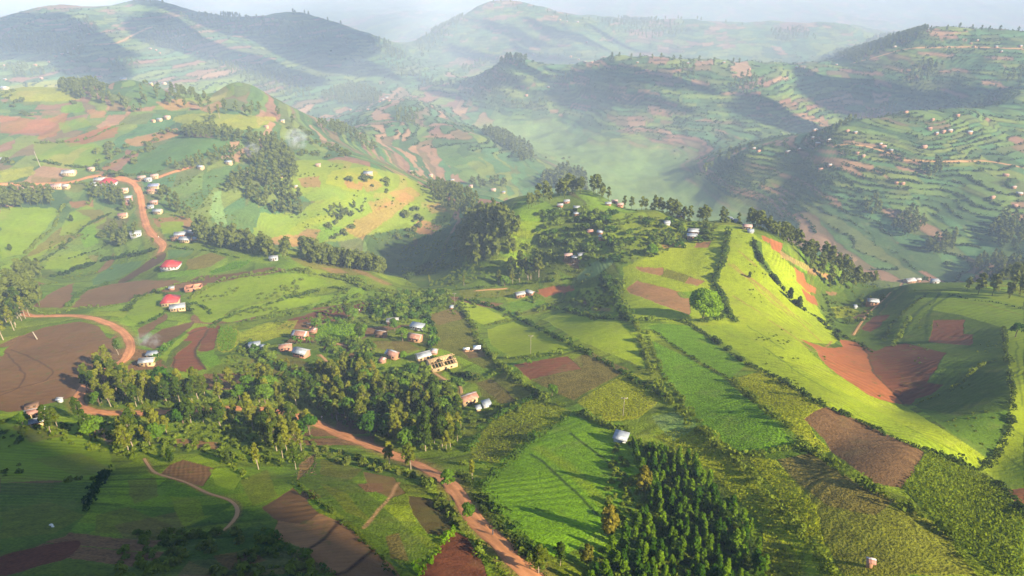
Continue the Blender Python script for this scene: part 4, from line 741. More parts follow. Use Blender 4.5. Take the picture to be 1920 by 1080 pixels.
HEDGES = [
 ('bushy hedge running diagonally from the plateau past the olive plot to the yellow-green crop', '856,566 885,610 898,640 925,675 952,697 990,728 1025,752 1075,768 1130,795 1175,812', 2.6, 2.3, 'hedge', 1.7),
 ('long hedge between the two bright pastures running down to the reddish footpath', '862,562 920,575 960,592 1010,617 1060,642 1100,662 1150,688 1210,725 1245,747', 2.2, 2.1, 'hedge', 1.6),
 ('short hedge across the top of the small bright pasture', '905,612 940,605 965,600', 1.8, 1.8, 'hedge', 1.6), ('hedge along the bottom of the round bright pasture', '950,672 1000,671 1050,664 1092,654', 2.4, 2.0, 'shr', 1.8), ('short hedge above the small olive field', '903,712 928,702 950,690', 2.2, 1.9, 'shr', 1.6),
 ('tall hedge of small trees climbing from the shed fields to the central hill', '1130,520 1145,545 1158,572 1165,590 1190,605', 2.2, 4.2, 'hedge', 1.8), ('hedge crossing below the farm with the two white roofs', '1020,575 1060,582 1095,592 1130,598 1190,602', 2.4, 2.0, 'hedge', 1.4), ('hedge right of the two white roofs', '1010,585 1040,570 1075,566 1095,574', 2.2, 2.0, 'shr', 1.4),
 ('long double hedge, left line, descending from the big tree field to the bottom edge', '1192,605 1203,640 1212,672 1225,705 1245,742 1290,790 1345,838 1400,885 1440,930 1485,985 1530,1040 1565,1095', 2.0, 2.2, 'hedge', 1.5),
 ('long double hedge, right line, beside the vivid green field', '1210,612 1222,650 1240,695 1270,742 1310,790 1350,830 1400,870', 1.4, 1.5, 'hedge', 1.2), ('pale shrubby hedge below the solitary big tree', '1195,602 1250,600 1290,604 1340,600 1372,590 1380,605', 2.4, 2.0, 'shr', 1.6),
 ('dark hedge under the bright shoulder from the big tree to the right edge', '1290,606 1340,640 1400,684 1430,696 1485,728 1540,762 1590,782 1640,806 1690,828 1732,846 1790,868 1850,896 1890,930 1925,975', 1.7, 1.7, 'hedged', 1.5),
 ('hedge between the vivid green field and the yellow crop continuing to the bottom edge', '1372,712 1430,762 1495,820 1530,853 1600,902 1680,942 1740,978 1790,1020 1850,1090', 2.0, 2.0, 'hedge', 1.6), ('dark ditch hedge inside the green crops below the big tree', '1212,612 1260,645 1300,672 1340,695 1372,712', 1.0, .9, 'hedged', 1.1), ('leafy hedge closing the bottom of the vivid green field', '1398,858 1440,850 1500,838 1525,850', 1.8, 1.9, 'shr', 1.6),
 ('dark hedge along the right-edge crest above the dark slope', '1880,615 1886,665 1896,720 1896,790 1880,840 1850,872 1835,885', 1.4, 1.6, 'hedged', 1.3), ('hedge of trees casting shadows across the top of the big tree pasture', '1365,436 1362,455 1360,475 1352,500 1340,530 1350,552 1365,578 1370,597', 2.0, 3.4, 'hedge', 1.6), ('hedge running down the bright shoulder to the red field', '1412,446 1418,470 1435,500 1470,545 1500,577 1540,602 1575,640', 1.5, 2.2, 'hedged', 1.6),
 ('hedge along the upper left of the big green field above the plantation', '1076,776 1040,800 1000,826 960,862 925,890 905,918', 2.2, 2.0, 'shr', 1.8), ('hedge along the lower left of the big green field above the road', '905,918 930,955 965,995 1000,1035 1025,1060', 2.4, 2.0, 'shr', 1.7), ('hedge at the left edge of the dappled yellow crop', '1005,742 960,768 920,790 895,820 876,848', 2.0, 2.0, 'shr', 1.6),
 ('curved hedge above the wide left pasture', '360,560 385,542 440,520 515,512 600,514 660,522 705,540 740,552', 2.2, 1.9, 'hedge', 1.4), ('hedge between the two curved pastures above the village', '395,612 440,590 500,572 560,556 620,540 650,545', 2.4, 1.8, 'hedge', 1.4), ('hedge between the village maize and the curved pasture', '440,612 480,598 540,592 600,575 640,565 690,552', 2.2, 1.9, 'shr', 1.4),
 ('hedge along the top of the two brown fields by the road', '55,573 90,590 150,578 190,577 250,566 300,546 345,530 420,524 500,512', 2.0, 1.8, 'shr', 1.2), ('hedge between the two brown fields by the road', '128,578 140,560 160,545 205,532', 2.2, 1.8, 'shr', 1.4), ('hedge round the small round pasture above the road', '238,585 255,565 280,550 312,552 330,570 360,585', 2.0, 1.8, 'hedged', 1.3), ('hedge from the small round pasture down past the smoke', '250,612 290,600 320,580 370,570 395,590', 1.8, 1.5, 'hedge', 1.2),
 ('dark hedge of the contour fields curving down from the upper grove', '75,492 110,470 140,446 160,425 200,405 230,385', 2.2, 1.9, 'hedged', 1.2), ('lower dark hedge of the contour fields', '120,488 180,470 210,455 240,452', 2.0, 1.8, 'hedged', 1.2), ('hedge bordering the yellow field at the left edge', '45,478 70,455 100,428 112,400 120,385', 2.0, 2.2, 'hedge', 1.2), ('thick hedge along the dark ditch below the road bend', '100,520 150,505 200,488 260,478 290,470', 3.0, 3.4, 'hedged', 1.8),
 ('thick dark hedge on the plateau above the village', '500,508 560,508 620,520 660,530 700,545 760,548 820,545 850,546', 2.6, 2.3, 'hedge', 1.6), ('hedge on the plateau rim left of the white roofed farm', '845,546 900,540 950,535 1010,530 1075,522', 1.4, 1.5, 'hedge', 1.2), ('short hedge right of the metal roofed farm', '315,462 350,468 400,472 450,486', 1.8, 1.5, 'hedge', 1.1),
 ('hedge down the middle of the right hill slope', '1715,760 1760,740 1800,720 1815,705 1845,682 1870,678', 1.2, 1.3, 'hedge', 1.2), ('upper hedge on the terraces of the right hill', '1735,555 1695,585 1670,612 1655,640', 1.4, 1.2, 'hedged', 1.1), ('shrubby hedge on the terraces of the right hill above the brown plot', '1700,600 1690,625 1680,640 1675,650', 2.0, 1.8, 'shr', 1.2), ('hedge across the crest of the right hill', '1780,552 1820,562 1870,568 1915,580', 1.2, .8, 'hedged', .8),
 ('dark hedge around the bottom of the hollow left of the right hill', '1540,575 1555,600 1580,630 1610,645 1635,660', 1.6, 1.4, 'hedged', 1.2), ('hedge beside the yellow plot in the hollow', '1550,560 1560,595 1590,608 1620,600', 1.2, 1.2, 'hedged', 1.0), ('hedge on the left verge of the descending road', '790,900 830,940 870,990 905,1035 945,1075 960,1095', 2.0, 1.8, 'shr', 1.4), ('hedge on the right verge of the descending road', '860,885 890,925 930,980 975,1030 1030,1080', 2.0, 1.8, 'hedged', 1.4),
 ('leafy hedge between the dark bottom plot and the grass strips', '775,1095 810,1050 845,1005 865,975', 1.4, 1.5, 'bright', 1.4), ('hedge down the left side of the striped grass', '555,905 640,975 700,1035 755,1095', 1.2, 1.0, 'hedged', 1.2), ('hedge left of the terraced brown plots', '500,1005 560,1035 610,1072 640,1095', 2.2, 1.8, 'shr', 1.4), ('dark hedge across the bottom left shade', '160,960 175,930 190,905 200,880', 2.4, 2.0, 'hedged', 1.3),
 ('hedge below the small road house to the brown plot', '420,835 410,860 450,885 460,900', 1.8, 1.4, 'hedge', 1.0), ('hedge on the left flank of the village field', '800,592 812,620 808,650 800,668 830,690 860,705 890,715', 2.2, 2.2, 'hedged', 1.5), ('thick hedge below the road junction fields', '30,345 100,350 160,345 170,370 165,385', 2.4, 2.2, 'hedge', 1.0), ('hedge across the plain behind the smooth dome', '60,300 130,312 200,322 235,330 300,322', 3.0, 2.4, 'hedge', 1.0),
 ('hedge between the red ploughed fields of the upper left', '70,268 110,268 160,262 210,240 235,232', 3.2, 2.2, 'hedge', .9), ('hedge on the terraces above the dark hollow', '1000,440 1040,452 1080,460 1100,480', 2.4, 2.2, 'hedged', 1.2), ('hedge on the middle terrace of the central hill', '980,465 1020,478 1060,486', 2.6, 2.2, 'hedge', 1.2), ('dark hedge in the shaded gully right of the plateau belt', '800,500 780,515 762,525', 4.5, 4.5, 'hedged', 1.4)]
M['hedged'].name = 'dark_hedge_leaves'
for lab, s, wd, ht, mt, dn in HEDGES: hedge(lab, s, wd * .72, ht * (.8 if ht < 3 else .75), mt, dn * .9)
# crops standing in the fields: countless small plants
def crop(name, label, s, spacing, h, mat, per=6, wd=.45):
    wd *= .56; h *= .7; spacing *= .8
    p = scatter(s, spacing, .5); z = hz(p[:, 0], p[:, 1]); C = np.repeat(np.stack([p[:, 0], p[:, 1], z + h * .4], 1), per, 0) + rng.normal(0, 1, (len(p) * per, 3)) * np.array([wd * .5, wd * .5, h * .28])
    V, F = sprays(C, np.tile([[0, 0, .5]], (len(C), 1)), np.full(len(C), wd * .62), .9); tag(link_mesh(name, V, F, M[mat]), label, 'crop', kind='stuff')
crop('maize_crop', 'dense dark maize filling the field at the right bottom edge', '1692,915 1714,885 1735,850 1850,895 1915,960 1920,1080 1870,1080 1795,1018', 1.0, 1.7, 'maize', 8, .62)
crop('maize_crop', 'bright maize patch in the middle of the village', '592,616 620,604 688,611 682,634 640,640 594,636', 1.25, 1.8, 'bright', 7, .6); crop('maize_crop', 'round yellow-green maize patch by the dark red plots', '412,615 430,610 447,625 440,655 415,660 407,640', 1.2, 1.7, 'bright', 6, .6)
crop('maize_crop', 'maize rows on the pasture edge near the red hip roof', '394,510 440,492 472,488 455,502 402,514', 1.5, 1.6, 'bright', 6, .7); crop('bean_crop', 'scrubby yellow-green cover on the slope right of the plantation', '1225,815 1290,800 1350,842 1410,902 1480,992 1510,1080 1445,1080 1425,985 1330,880', 1.35, .9, 'crop', 5, .55)
crop('bean_crop', 'yellow-green leafy crop between the hedges at the right', '1370,714 1430,698 1540,765 1508,785 1555,844 1530,852 1490,810', 1.1, .6, 'crop', 4, .45); crop('bean_crop', 'yellow-green leafy crop below the olive field', '1178,699 1240,742 1195,783 1130,788 1085,752', 1.1, .6, 'crop', 4, .45)
crop('bean_crop', 'bright narrow crop strip left of the olive stubble', '1402,860 1455,864 1488,905 1528,950 1548,1026 1510,998 1442,905', 1.0, .6, 'crop', 4, .45); crop('bean_crop', 'dappled crop beside the big green field', '1002,748 1072,774 1020,808 930,868 888,860 884,838 922,792', 1.2, .7, 'crop', 4, .45)
crop('bean_crop', 'rough plants in the yellow plot of the right hollow', '1557,577 1590,575 1610,585 1600,593 1570,595', 1.6, .8, 'crop', 4, .6)
# ------------------------------------------------------------------ houses
M['wall_c'] = plain('cream_plaster', (.46, .33, .18), c2=(.36, .25, .13)); M['wall_b'] = plain('mud_brick', (.32, .18, .10), c2=(.24, .12, .06)); M['wall_p'] = plain('pink_plaster', (.40, .19, .12), c2=(.33, .14, .09)); M['wall_w'] = plain('grey_boards', (.42, .42, .42), c2=(.30, .30, .30))
M['W'] = roof_mat('new_tin_roof', (.32, .35, .39), (.21, .22, .24), rough=.42, metal=.25); M['P'] = roof_mat('patched_tin_roof', (.24, .11, .08), (.33, .19, .14), (.46, .46, .48), .42, .55); M['R'] = roof_mat('rusty_tin_roof', (.30, .13, .09), (.42, .24, .17), (.52, .40, .36), .22, .7)
M['K'] = roof_mat('pink_faded_roof', (.42, .26, .23), (.34, .19, .16), (.46, .42, .42), .3, .6); M['D'] = roof_mat('red_painted_roof', (.40, .035, .04), (.30, .04, .035), rough=.4); M['B'] = roof_mat('blue_grey_roof', (.16, .18, .30), (.24, .25, .34), rough=.5); M['T'] = plain('brown_thatch', (.17, .10, .06), c2=(.12, .07, .045)); M['G'] = roof_mat('grey_weathered_roof', (.36, .35, .36), (.24, .22, .22), (.5, .5, .52), .3, .6)
M['dark'] = plain('dark_opening', (.03, .025, .02)); M['wood'] = plain('bare_timber', (.50, .34, .18), c2=(.38, .24, .12)); M['door'] = plain('painted_door', (.16, .10, .07)); M['soilp'] = plain('swept_yard', (.36, .21, .12), c2=(.28, .15, .08), scale=.4)
def B(x0, x1, y0, y1, z0, z1):
    V = np.array([(x, y, z) for z in (z0, z1) for y in (y0, y1) for x in (x0, x1)], float); return V, np.array([(0, 2, 3, 1), (4, 5, 7, 6), (0, 1, 5, 4), (2, 6, 7, 3), (0, 4, 6, 2), (1, 3, 7, 5)])
def slab(quad, t=.08):
    q = np.array(quad, float); nn = np.cross(q[1] - q[0], q[3] - q[0]); nn /= np.linalg.norm(nn); V = np.concatenate([q, q + nn * t]); return V, np.array([(3, 2, 1, 0), (4, 5, 6, 7), (0, 1, 5, 4), (1, 2, 6, 5), (2, 3, 7, 6), (3, 0, 4, 7)])
def P_(name, vf, mat, parent): return link_mesh(name, vf[0], vf[1], M[mat], parent)
def house(name, label, x, y, L, D, rz, roof='W', wall='wall_b', style='gable', h=2.5, detail=2, group=None, cat='house', z=None):
    cs, sn = math.cos(rz), math.sin(rz); cor = [(x + a * L / 2 * cs - b * D / 2 * sn, y + a * L / 2 * sn + b * D / 2 * cs) for a in (-1, 1) for b in (-1, 1)]
    zs = [float(hz(*c)) for c in cor]; zb = (max(zs) + np.mean(zs)) / 2; r = empty(name, (x, y, zb), rz); dn = min(zs) - zb - .4; rise = D * (.26 if style == 'gable' else .30)
    l2, d2 = L / 2, D / 2
    if style == 'gable':
        wv = [B(-l2, l2, -d2, d2, dn, h)]
        for sx in (-1, 1): wv.append((np.array([(sx * l2, -d2, h), (sx * l2, d2, h), (sx * l2, 0, h + rise), (sx * (l2 - .15), -d2, h), (sx * (l2 - .15), d2, h), (sx * (l2 - .15), 0, h + rise)]), np.array([(0, 1, 2, 2), (3, 5, 4, 4)])))
        wv = [wv[0]] + [(v, np.array([(0, 1, 4, 3), (1, 2, 5, 4), (2, 0, 3, 5)])) for v, _ in wv[1:]] + [slab([(sx * l2 - sx * .001, -d2, h), (sx * l2 - sx * .001, 0, h), (sx * l2 - sx * .001, 0, h + rise), (sx * l2 - sx * .001, 0, h + rise - .001)], .02) for sx in (-1, 1)][:0]
        tri = []
        for sx in (-1, 1): tri.append((np.array([(sx * l2, -d2, h), (sx * l2, d2, h), (sx * l2, .02, h + rise), (sx * l2, -.02, h + rise)]), np.array([(0, 1, 2, 3)])))
        P_('wall', join(wv + tri), wall, r); ox, oy = .35, .40; k = rise / d2; z1 = h - oy * k
        P_('roof', join([slab([(-l2 - ox, -d2 - oy, z1), (l2 + ox, -d2 - oy, z1), (l2 + ox, 0, h + rise), (-l2 - ox, 0, h + rise)]), slab([(l2 + ox, d2 + oy, z1), (-l2 - ox, d2 + oy, z1), (-l2 - ox, 0, h + rise), (l2 + ox, 0, h + rise)])]), roof, r)
        if detail > 1: P_('ridge_cap', B(-l2 - ox, l2 + ox, -.14, .14, h + rise + .05, h + rise + .13), 'G' if roof != 'D' else 'D', r)
    elif style == 'hip':
        P_('wall', B(-l2, l2, -d2, d2, dn, h), wall, r); o_ = .45; z1 = h - .2; rl = max(.4, l2 - d2 * .9); e = h + rise * 1.35; a, b = l2 + o_, d2 + o_
        P_('roof', join([slab([(-a, -b, z1), (a, -b, z1), (rl, 0, e), (-rl, 0, e)]), slab([(a, b, z1), (-a, b, z1), (-rl, 0, e), (rl, 0, e)]), slab([(a, -b, z1), (a, b, z1), (rl, .02, e), (rl, -.02, e)]), slab([(-a, b, z1), (-a, -b, z1), (-rl, -.02, e), (-rl, .02, e)])]), roof, r)
    elif style == 'shed':
        P_('wall', join([B(-l2, l2, d2 - .15, d2, dn, h), B(-l2, -l2 + .15, -d2, d2, dn, h - .35), B(l2 - .15, l2, -d2, d2, dn, h - .35), B(-l2, l2, -d2, -d2 + .15, dn, h - .7)]), wall, r)
        P_('roof', slab([(-l2 - .3, -d2 - .35, h - .5), (l2 + .3, -d2 - .35, h - .5), (l2 + .3, d2 + .3, h + .12), (-l2 - .3, d2 + .3, h + .12)]), roof, r)
    if detail > 0 and L > 3.6:
        dy = -d2 - .03; d_ = P_('door', B(-.45, .45, dy, -d2 + .02, 0, 1.95), 'door', r)
        if detail > 1:
            P_('handle', B(.28, .34, dy - .05, dy, .95, 1.05), 'wood', d_)
            nw = 1 if L < 6 else 2
            for sx in (-1, 1):
                for k in range(nw):
                    xc = sx * (l2 * (.55 if nw == 1 else (.38 + .36 * k))); w_ = P_('window', B(xc - .42, xc + .42, dy, -d2 + .02, 1.0, 1.8), 'dark', r); P_('sill', B(xc - .5, xc + .5, dy - .08, dy, .92, 1.0), wall, w_)
    return tag(r, label, cat, group)
def unfinished(name, label, x, y, L, D, rz, rafters=True):
    zb = float(hz(x, y)) + .2; r = empty(name, (x, y, zb), rz); l2, d2, t = L / 2, D / 2, .25; W_ = []
    for x0, x1, y0, y1 in ((-l2, l2, -d2, -d2 + t), (-l2, l2, d2 - t, d2), (-l2, -l2 + t, -d2 + t, d2 - t), (l2 - t, l2, -d2 + t, d2 - t), (-t / 2, t / 2, -d2 + t, d2 - t)): 
        W_.append(B(x0, x1, y0, y1, -1.2, 2.5))
    P_('wall', join(W_), 'wall_p' if not rafters else 'wall_c', r)
    for xc in (-l2 * .55, l2 * .5): P_('window', B(xc - .45, xc + .45, -d2 - .03, -d2 + .02, 1.0, 1.8), 'dark', r)
    P_('door_opening', B(-.3, .7, -d2 - .03, -d2 + .02, 0, 2.0), 'dark', r)
    if rafters:
        for k in range(9):
            xx = -l2 + .1 + k * (L - .2) / 8
            for sy in (-1, 1):
                q = [(xx - .07, sy * (d2 + .4), 2.45), (xx + .07, sy * (d2 + .4), 2.45), (xx + .07, 0, 4.1), (xx - .07, 0, 4.1)]
                P_('rafter', slab(q if sy < 0 else q[::-1], .12), 'wood', r)
        P_('ridge_beam', B(-l2 - .3, l2 + .3, -.07, .07, 4.1, 4.25), 'wood', r)
        for sy in (-1, 1): P_('purlin', B(-l2 - .3, l2 + .3, sy * d2 * .5 - .05, sy * d2 * .5 + .05, 3.45, 3.58), 'wood', r)
    else: P_('wall_stub', B(l2 + .02, l2 + 2.5, -d2, -d2 + .25, -1.0, 1.6), 'wall_p', r)
    return tag(r, label, 'house')
def dist(x, y): return math.sqrt(x * x + y * y + (CAMZ - float(hz(x, y))) ** 2)
def hp(u, v, wpx, roof, label, rz=0, style='gable', wall='wall_b', asp=.62, detail=2, name='farmhouse', h=2.5, cat='house', group=None):
    x, y = ground_near(u, v, 540) if (1000 < u < 1450 and 360 < v < 450) else ground(u, v); d = dist(x, y); R_ = math.radians(rz); L = wpx * d / FPX / (abs(math.cos(R_)) + asp * abs(math.sin(R_))) * .84; y += 0.0
    if detail == 2 and L > 3: yard(x, y, L)
    return house(name, label, x, y, L, max(2.2, L * asp) if L > 3.5 else L * .8, R_, roof, wall, style, min(h, max(1.6, L * .45)), detail, group, cat)
YARDS = []
def yard(x, y, L): YARDS.append((x, y, L))
V_ = [(564, 634, 34, 'P', 'pink walled house with patched rust and white roof at the village maize', -12, 'gable', 'wall_p'), (588, 624, 15, 'R', 'small rusty lean-to right of the pink walled patched house', -12, 'shed', 'wall_b'), (582, 614, 11, 'T', 'tiny brown hut behind the pink walled patched house', 0, 'gable', 'wall_b'),
 (478, 652, 24, 'W', 'long grey open shed at the left end of the village', 14, 'shed', 'wall_w'), (493, 654, 8, 'W', 'tiny white tin shelter beside the long grey shed', 0, 'shed', 'wall_w'), (537, 657, 26, 'R', 'rusty roofed mud house left of the striped roof house', 10, 'gable', 'wall_p'), (566, 668, 36, 'W', 'long white striped tin roof house with red end wall', -22, 'gable', 'wall_p'),
 (737, 608, 25, 'G', 'weathered grey tin house at the top of the village', 5, 'gable', 'wall_b'), (783, 618, 33, 'W', 'long narrow pale tin roof along the upper village hedge', -20, 'shed', 'wall_w'), (715, 632, 26, 'T', 'brown thatched hut in the middle of the village yard', -15, 'gable', 'wall_b'), (779, 640, 33, 'R', 'long rust striped roof house below the narrow pale roof', -18, 'gable', 'wall_b'),
 (737, 672, 32, 'P', 'brown and white patched roof house facing the yard', -32, 'gable', 'wall_b'), (717, 680, 15, 'R', 'small brown lean-to left of the brown and white patched house', -32, 'shed', 'wall_b'), (794, 675, 35, 'W', 'pale blue tin roof house with cream wall beside the roofless house', 28, 'gable', 'wall_c'), (814, 664, 15, 'K', 'small pink tin roof behind the pale blue tin roof', -10, 'shed', 'wall_b'),
 (879, 756, 40, 'R', 'pink-brown roofed house standing alone below the olive field', 30, 'gable', 'wall_c'), (912, 762, 19, 'W', 'small white tin shed right of the pink-brown roofed house', 25, 'shed', 'wall_w'), (897, 770, 10, 'W', 'tiny white cube hut in front of the pink-brown roofed house', 20, 'shed', 'wall_c'), (808, 770, 10, 'K', 'tiny square latrine hut among the dark trees', 20, 'gable', 'wall_p'),
 (1164, 826, 30, 'W', 'lone grey tin shed standing in the vivid green field', -24, 'shed', 'wall_w'), (975, 557, 23, 'W', 'left white tin roof farmhouse on the plateau', 20, 'gable', 'wall_b'), (994, 553, 20, 'W', 'right white tin roof farmhouse on the plateau', -35, 'gable', 'wall_b'), (847, 579, 7, 'W', 'tiny pale hut at the upper corner of the brown-green field', 0, 'shed', 'wall_b'),
 (278, 685, 28, 'W', 'white tin roof house with yellow wall below the smoke', 8, 'gable', 'wall_c'), (287, 669, 21, 'W', 'long low shed behind the white tin roof house by the smoke', 5, 'shed', 'wall_c'), (335, 582, 31, 'W', 'white tin roof cream house in front of the red pyramid roof', 18, 'gable', 'wall_c'), (323, 543, 10, 'W', 'tiny hut with pink wall above the red pyramid roof', 10, 'gable', 'wall_p'),
 (349, 453, 24, 'W', 'front white tin roof of the farm at the road bend', -8, 'gable', 'wall_c'), (340, 444, 24, 'W', 'left white roof of the farm at the road bend', 12, 'gable', 'wall_p'), (357, 440, 20, 'G', 'rear grey roof of the farm at the road bend', -5, 'gable', 'wall_b'), (366, 450, 8, 'W', 'small white outhouse right of the farm at the road bend', 0, 'shed', 'wall_c'), (328, 451, 12, 'T', 'brown ruined hut left of the farm at the road bend', 0, 'gable', 'wall_b'),
 (256, 443, 22, 'W', 'pale tin roof house above the road bend', 20, 'gable', 'wall_w'), (232, 408, 17, 'R', 'small yellow walled house with rusty roof left of the road', 8, 'gable', 'wall_c'), (297, 400, 17, 'W', 'pale tin house right beside the brown plot at the road', -5, 'gable', 'wall_c'), (290, 383, 14, 'K', 'pink roofed house right of the road', 10, 'gable', 'wall_b'), (283, 390, 12, 'W', 'narrow white shed below the pink roofed house', 10, 'shed', 'wall_w'),
 (241, 375, 16, 'W', 'white roofed house with pink end left of the road', 10, 'gable', 'wall_p'), (242, 383, 16, 'K', 'pink roofed house joined below the white one left of the road', 10, 'gable', 'wall_p'), (233, 361, 17, 'K', 'pink-brown roofed cottage with cream wall left of the road', 8, 'gable', 'wall_c'), (290, 353, 20, 'B', 'blue roofed house right of the upper road', 5, 'gable', 'wall_c'), (286, 362, 17, 'R', 'brown roofed house below the blue roofed one', 5, 'gable', 'wall_c'),
 (267, 337, 14, 'K', 'tan roofed house at the right of the road junction', 5, 'gable', 'wall_c'), (279, 340, 13, 'W', 'white roofed house at the right of the road junction', 8, 'gable', 'wall_w'), (291, 334, 14, 'K', 'pale pink roofed house farthest right at the road junction', 10, 'gable', 'wall_c'), (190, 342, 20, 'G', 'grey roof house left of the red roof at the junction', 0, 'gable', 'wall_b'), (177, 348, 10, 'W', 'small white hut at the left of the junction red roof', 0, 'gable', 'wall_w'),
 (131, 328, 24, 'G', 'grey-brown roofed compound above the upper track', 8, 'gable', 'wall_c'), (108, 353, 20, 'K', 'pinkish roofed house below the upper track', 6, 'gable', 'wall_c'), (124, 353, 15, 'G', 'grey roofed house right of the pinkish one below the upper track', -6, 'gable', 'wall_c'), (46, 359, 14, 'K', 'small pink hut in front of the left grove', 5, 'gable', 'wall_p'), (172, 320, 11, 'K', 'small tan hut at the foot of the smooth dome', 0, 'gable', 'wall_c'), (4, 302, 14, 'W', 'white roofed house at the left edge above the track', 0, 'gable', 'wall_c'),
 (66, 781, 27, 'P', 'rusty patched roof house of the bottom left compound', 22, 'gable', 'wall_c'), (72, 797, 24, 'W', 'white tin roof house at the front of the bottom left compound', 24, 'gable', 'wall_c'), (62, 768, 22, 'T', 'long brown shed at the back of the bottom left compound', 26, 'shed', 'wall_b'), (79, 774, 13, 'W', 'small square white roof in the bottom left compound', 22, 'gable', 'wall_c'), (114, 754, 8, 'W', 'tiny white hut between the brown field and the road', 0, 'gable', 'wall_w'),
 (1079, 489, 17, 'W', 'left white tin roof on the saddle of the central hill', -10, 'gable', 'wall_b'), (1090, 484, 17, 'W', 'right white tin roof on the saddle of the central hill', 10, 'gable', 'wall_b'), (1065, 485, 17, 'K', 'tan earth roofed hut left of the saddle white roofs', 5, 'gable', 'wall_b'), (1130, 449, 18, 'W', 'front white roof of the trio on the central hill slope', -30, 'gable', 'wall_p'), (1125, 439, 13, 'W', 'rear white roof of the trio on the central hill slope', -20, 'gable', 'wall_b'), (1106, 438, 11, 'R', 'rusty hut left of the trio on the central hill slope', 0, 'gable', 'wall_p'),
 (1046, 398, 13, 'W', 'white roof lowest left of the hilltop hamlet', 0, 'gable', 'wall_b'), (1050, 388, 12, 'G', 'grey roof on the left of the hilltop hamlet', 0, 'gable', 'wall_p'), (1062, 381, 13, 'W', 'white roof topmost of the hilltop hamlet', 10, 'gable', 'wall_p'), (1081, 393, 14, 'W', 'white roof at the centre right of the hilltop hamlet', -10, 'gable', 'wall_b'), (1081, 404, 12, 'W', 'white roof lowest right of the hilltop hamlet', 0, 'gable', 'wall_b'), (1140, 385, 12, 'W', 'pale roof alone on the bright hilltop grass', 0, 'gable', 'wall_b'),
 (1152, 370, 12, 'K', 'pink roof below the hilltop trees', 0, 'gable', 'wall_p'), (1162, 380, 13, 'K', 'pink and grey house right of the lone pale hilltop roof', 0, 'gable', 'wall_p'), (1299, 440, 24, 'W', 'long white tin roof at the head of the pasture', -10, 'gable', 'wall_b'), (1297, 448, 22, 'W', 'second white tin roof in front at the head of the pasture', -10, 'shed', 'wall_b'), (1275, 407, 16, 'G', 'grey-pink roof below the back belt of trees', 10, 'gable', 'wall_b'), (1250, 421, 12, 'W', 'small pale roof hidden in the back gardens', 0, 'gable', 'wall_w'),
 (1366, 415, 15, 'W', 'white pyramid roof on the crest', 0, 'hip', 'wall_w'), (1378, 417, 8, 'W', 'tiny white roof right of the white pyramid roof', 0, 'gable', 'wall_w'), (1400, 430, 20, 'K', 'pinkish long roof where the shoulder begins', -15, 'gable', 'wall_c'), (1407, 436, 13, 'W', 'small white roof just below the pinkish long roof', -15, 'shed', 'wall_w'), (1705, 529, 22, 'G', 'rusty grey roof on the rim left of the right hill', 15, 'gable', 'wall_b'), (1752, 531, 14, 'W', 'white roof on the rim of the right hill', 0, 'shed', 'wall_w'), (1720, 527, 10, 'G', 'small grey roof between the rim houses', 0, 'gable', 'wall_b'),
 (1634, 573, 22, 'W', 'white tin roof house in the hollow beside the smooth hill', -14, 'gable', 'wall_b'), (1603, 578, 6, 'W', 'tiny white hut left of the hollow house', 0, 'shed', 'wall_w'), (514, 488, 18, 'W', 'white tin roof hut at the end of the long tree belt', 10, 'gable', 'wall_w'), (1629, 1063, 11, 'R', 'rusty roof hut half hidden at the foot of the maize', -20, 'gable', 'wall_b')]
for u, v, wpx, roof, lab, rz, st, wl in V_: hp(u, v, wpx, roof, lab, rz, st, wl, .62 if st == 'gable' else .5)
x, y = ground(322, 571); house('red_roof_house', 'red pyramid roof house with cream wall beside the wide pasture', x, y, 8.4, 7.6, .2, 'D', 'wall_c', 'hip', 2.8)
x, y = ground(322, 503); house('red_roof_house', 'low red hip roof house above the long brown strip', x, y, 11, 7.5, .05, 'D', 'wall_w', 'hip', 2.4)
x, y = ground(205, 348); house('red_roof_house', 'bright red roof house with white wall at the road junction', x, y, 13, 8, .12, 'D', 'wall_w', 'hip', 2.7)
x, y = ground(829, 688); unfinished('roofless_house', 'roofless cream house under construction with open timber rafters', x, y, 10.5, 7.5, math.radians(26)); YARDS.append((x, y, 10))
x, y = ground(364, 544); unfinished('brick_shell', 'unfinished orange brick shell without roof above the wide pasture', x, y, 9.5, 5.5, math.radians(18), False); YARDS.append((x, y, 9))
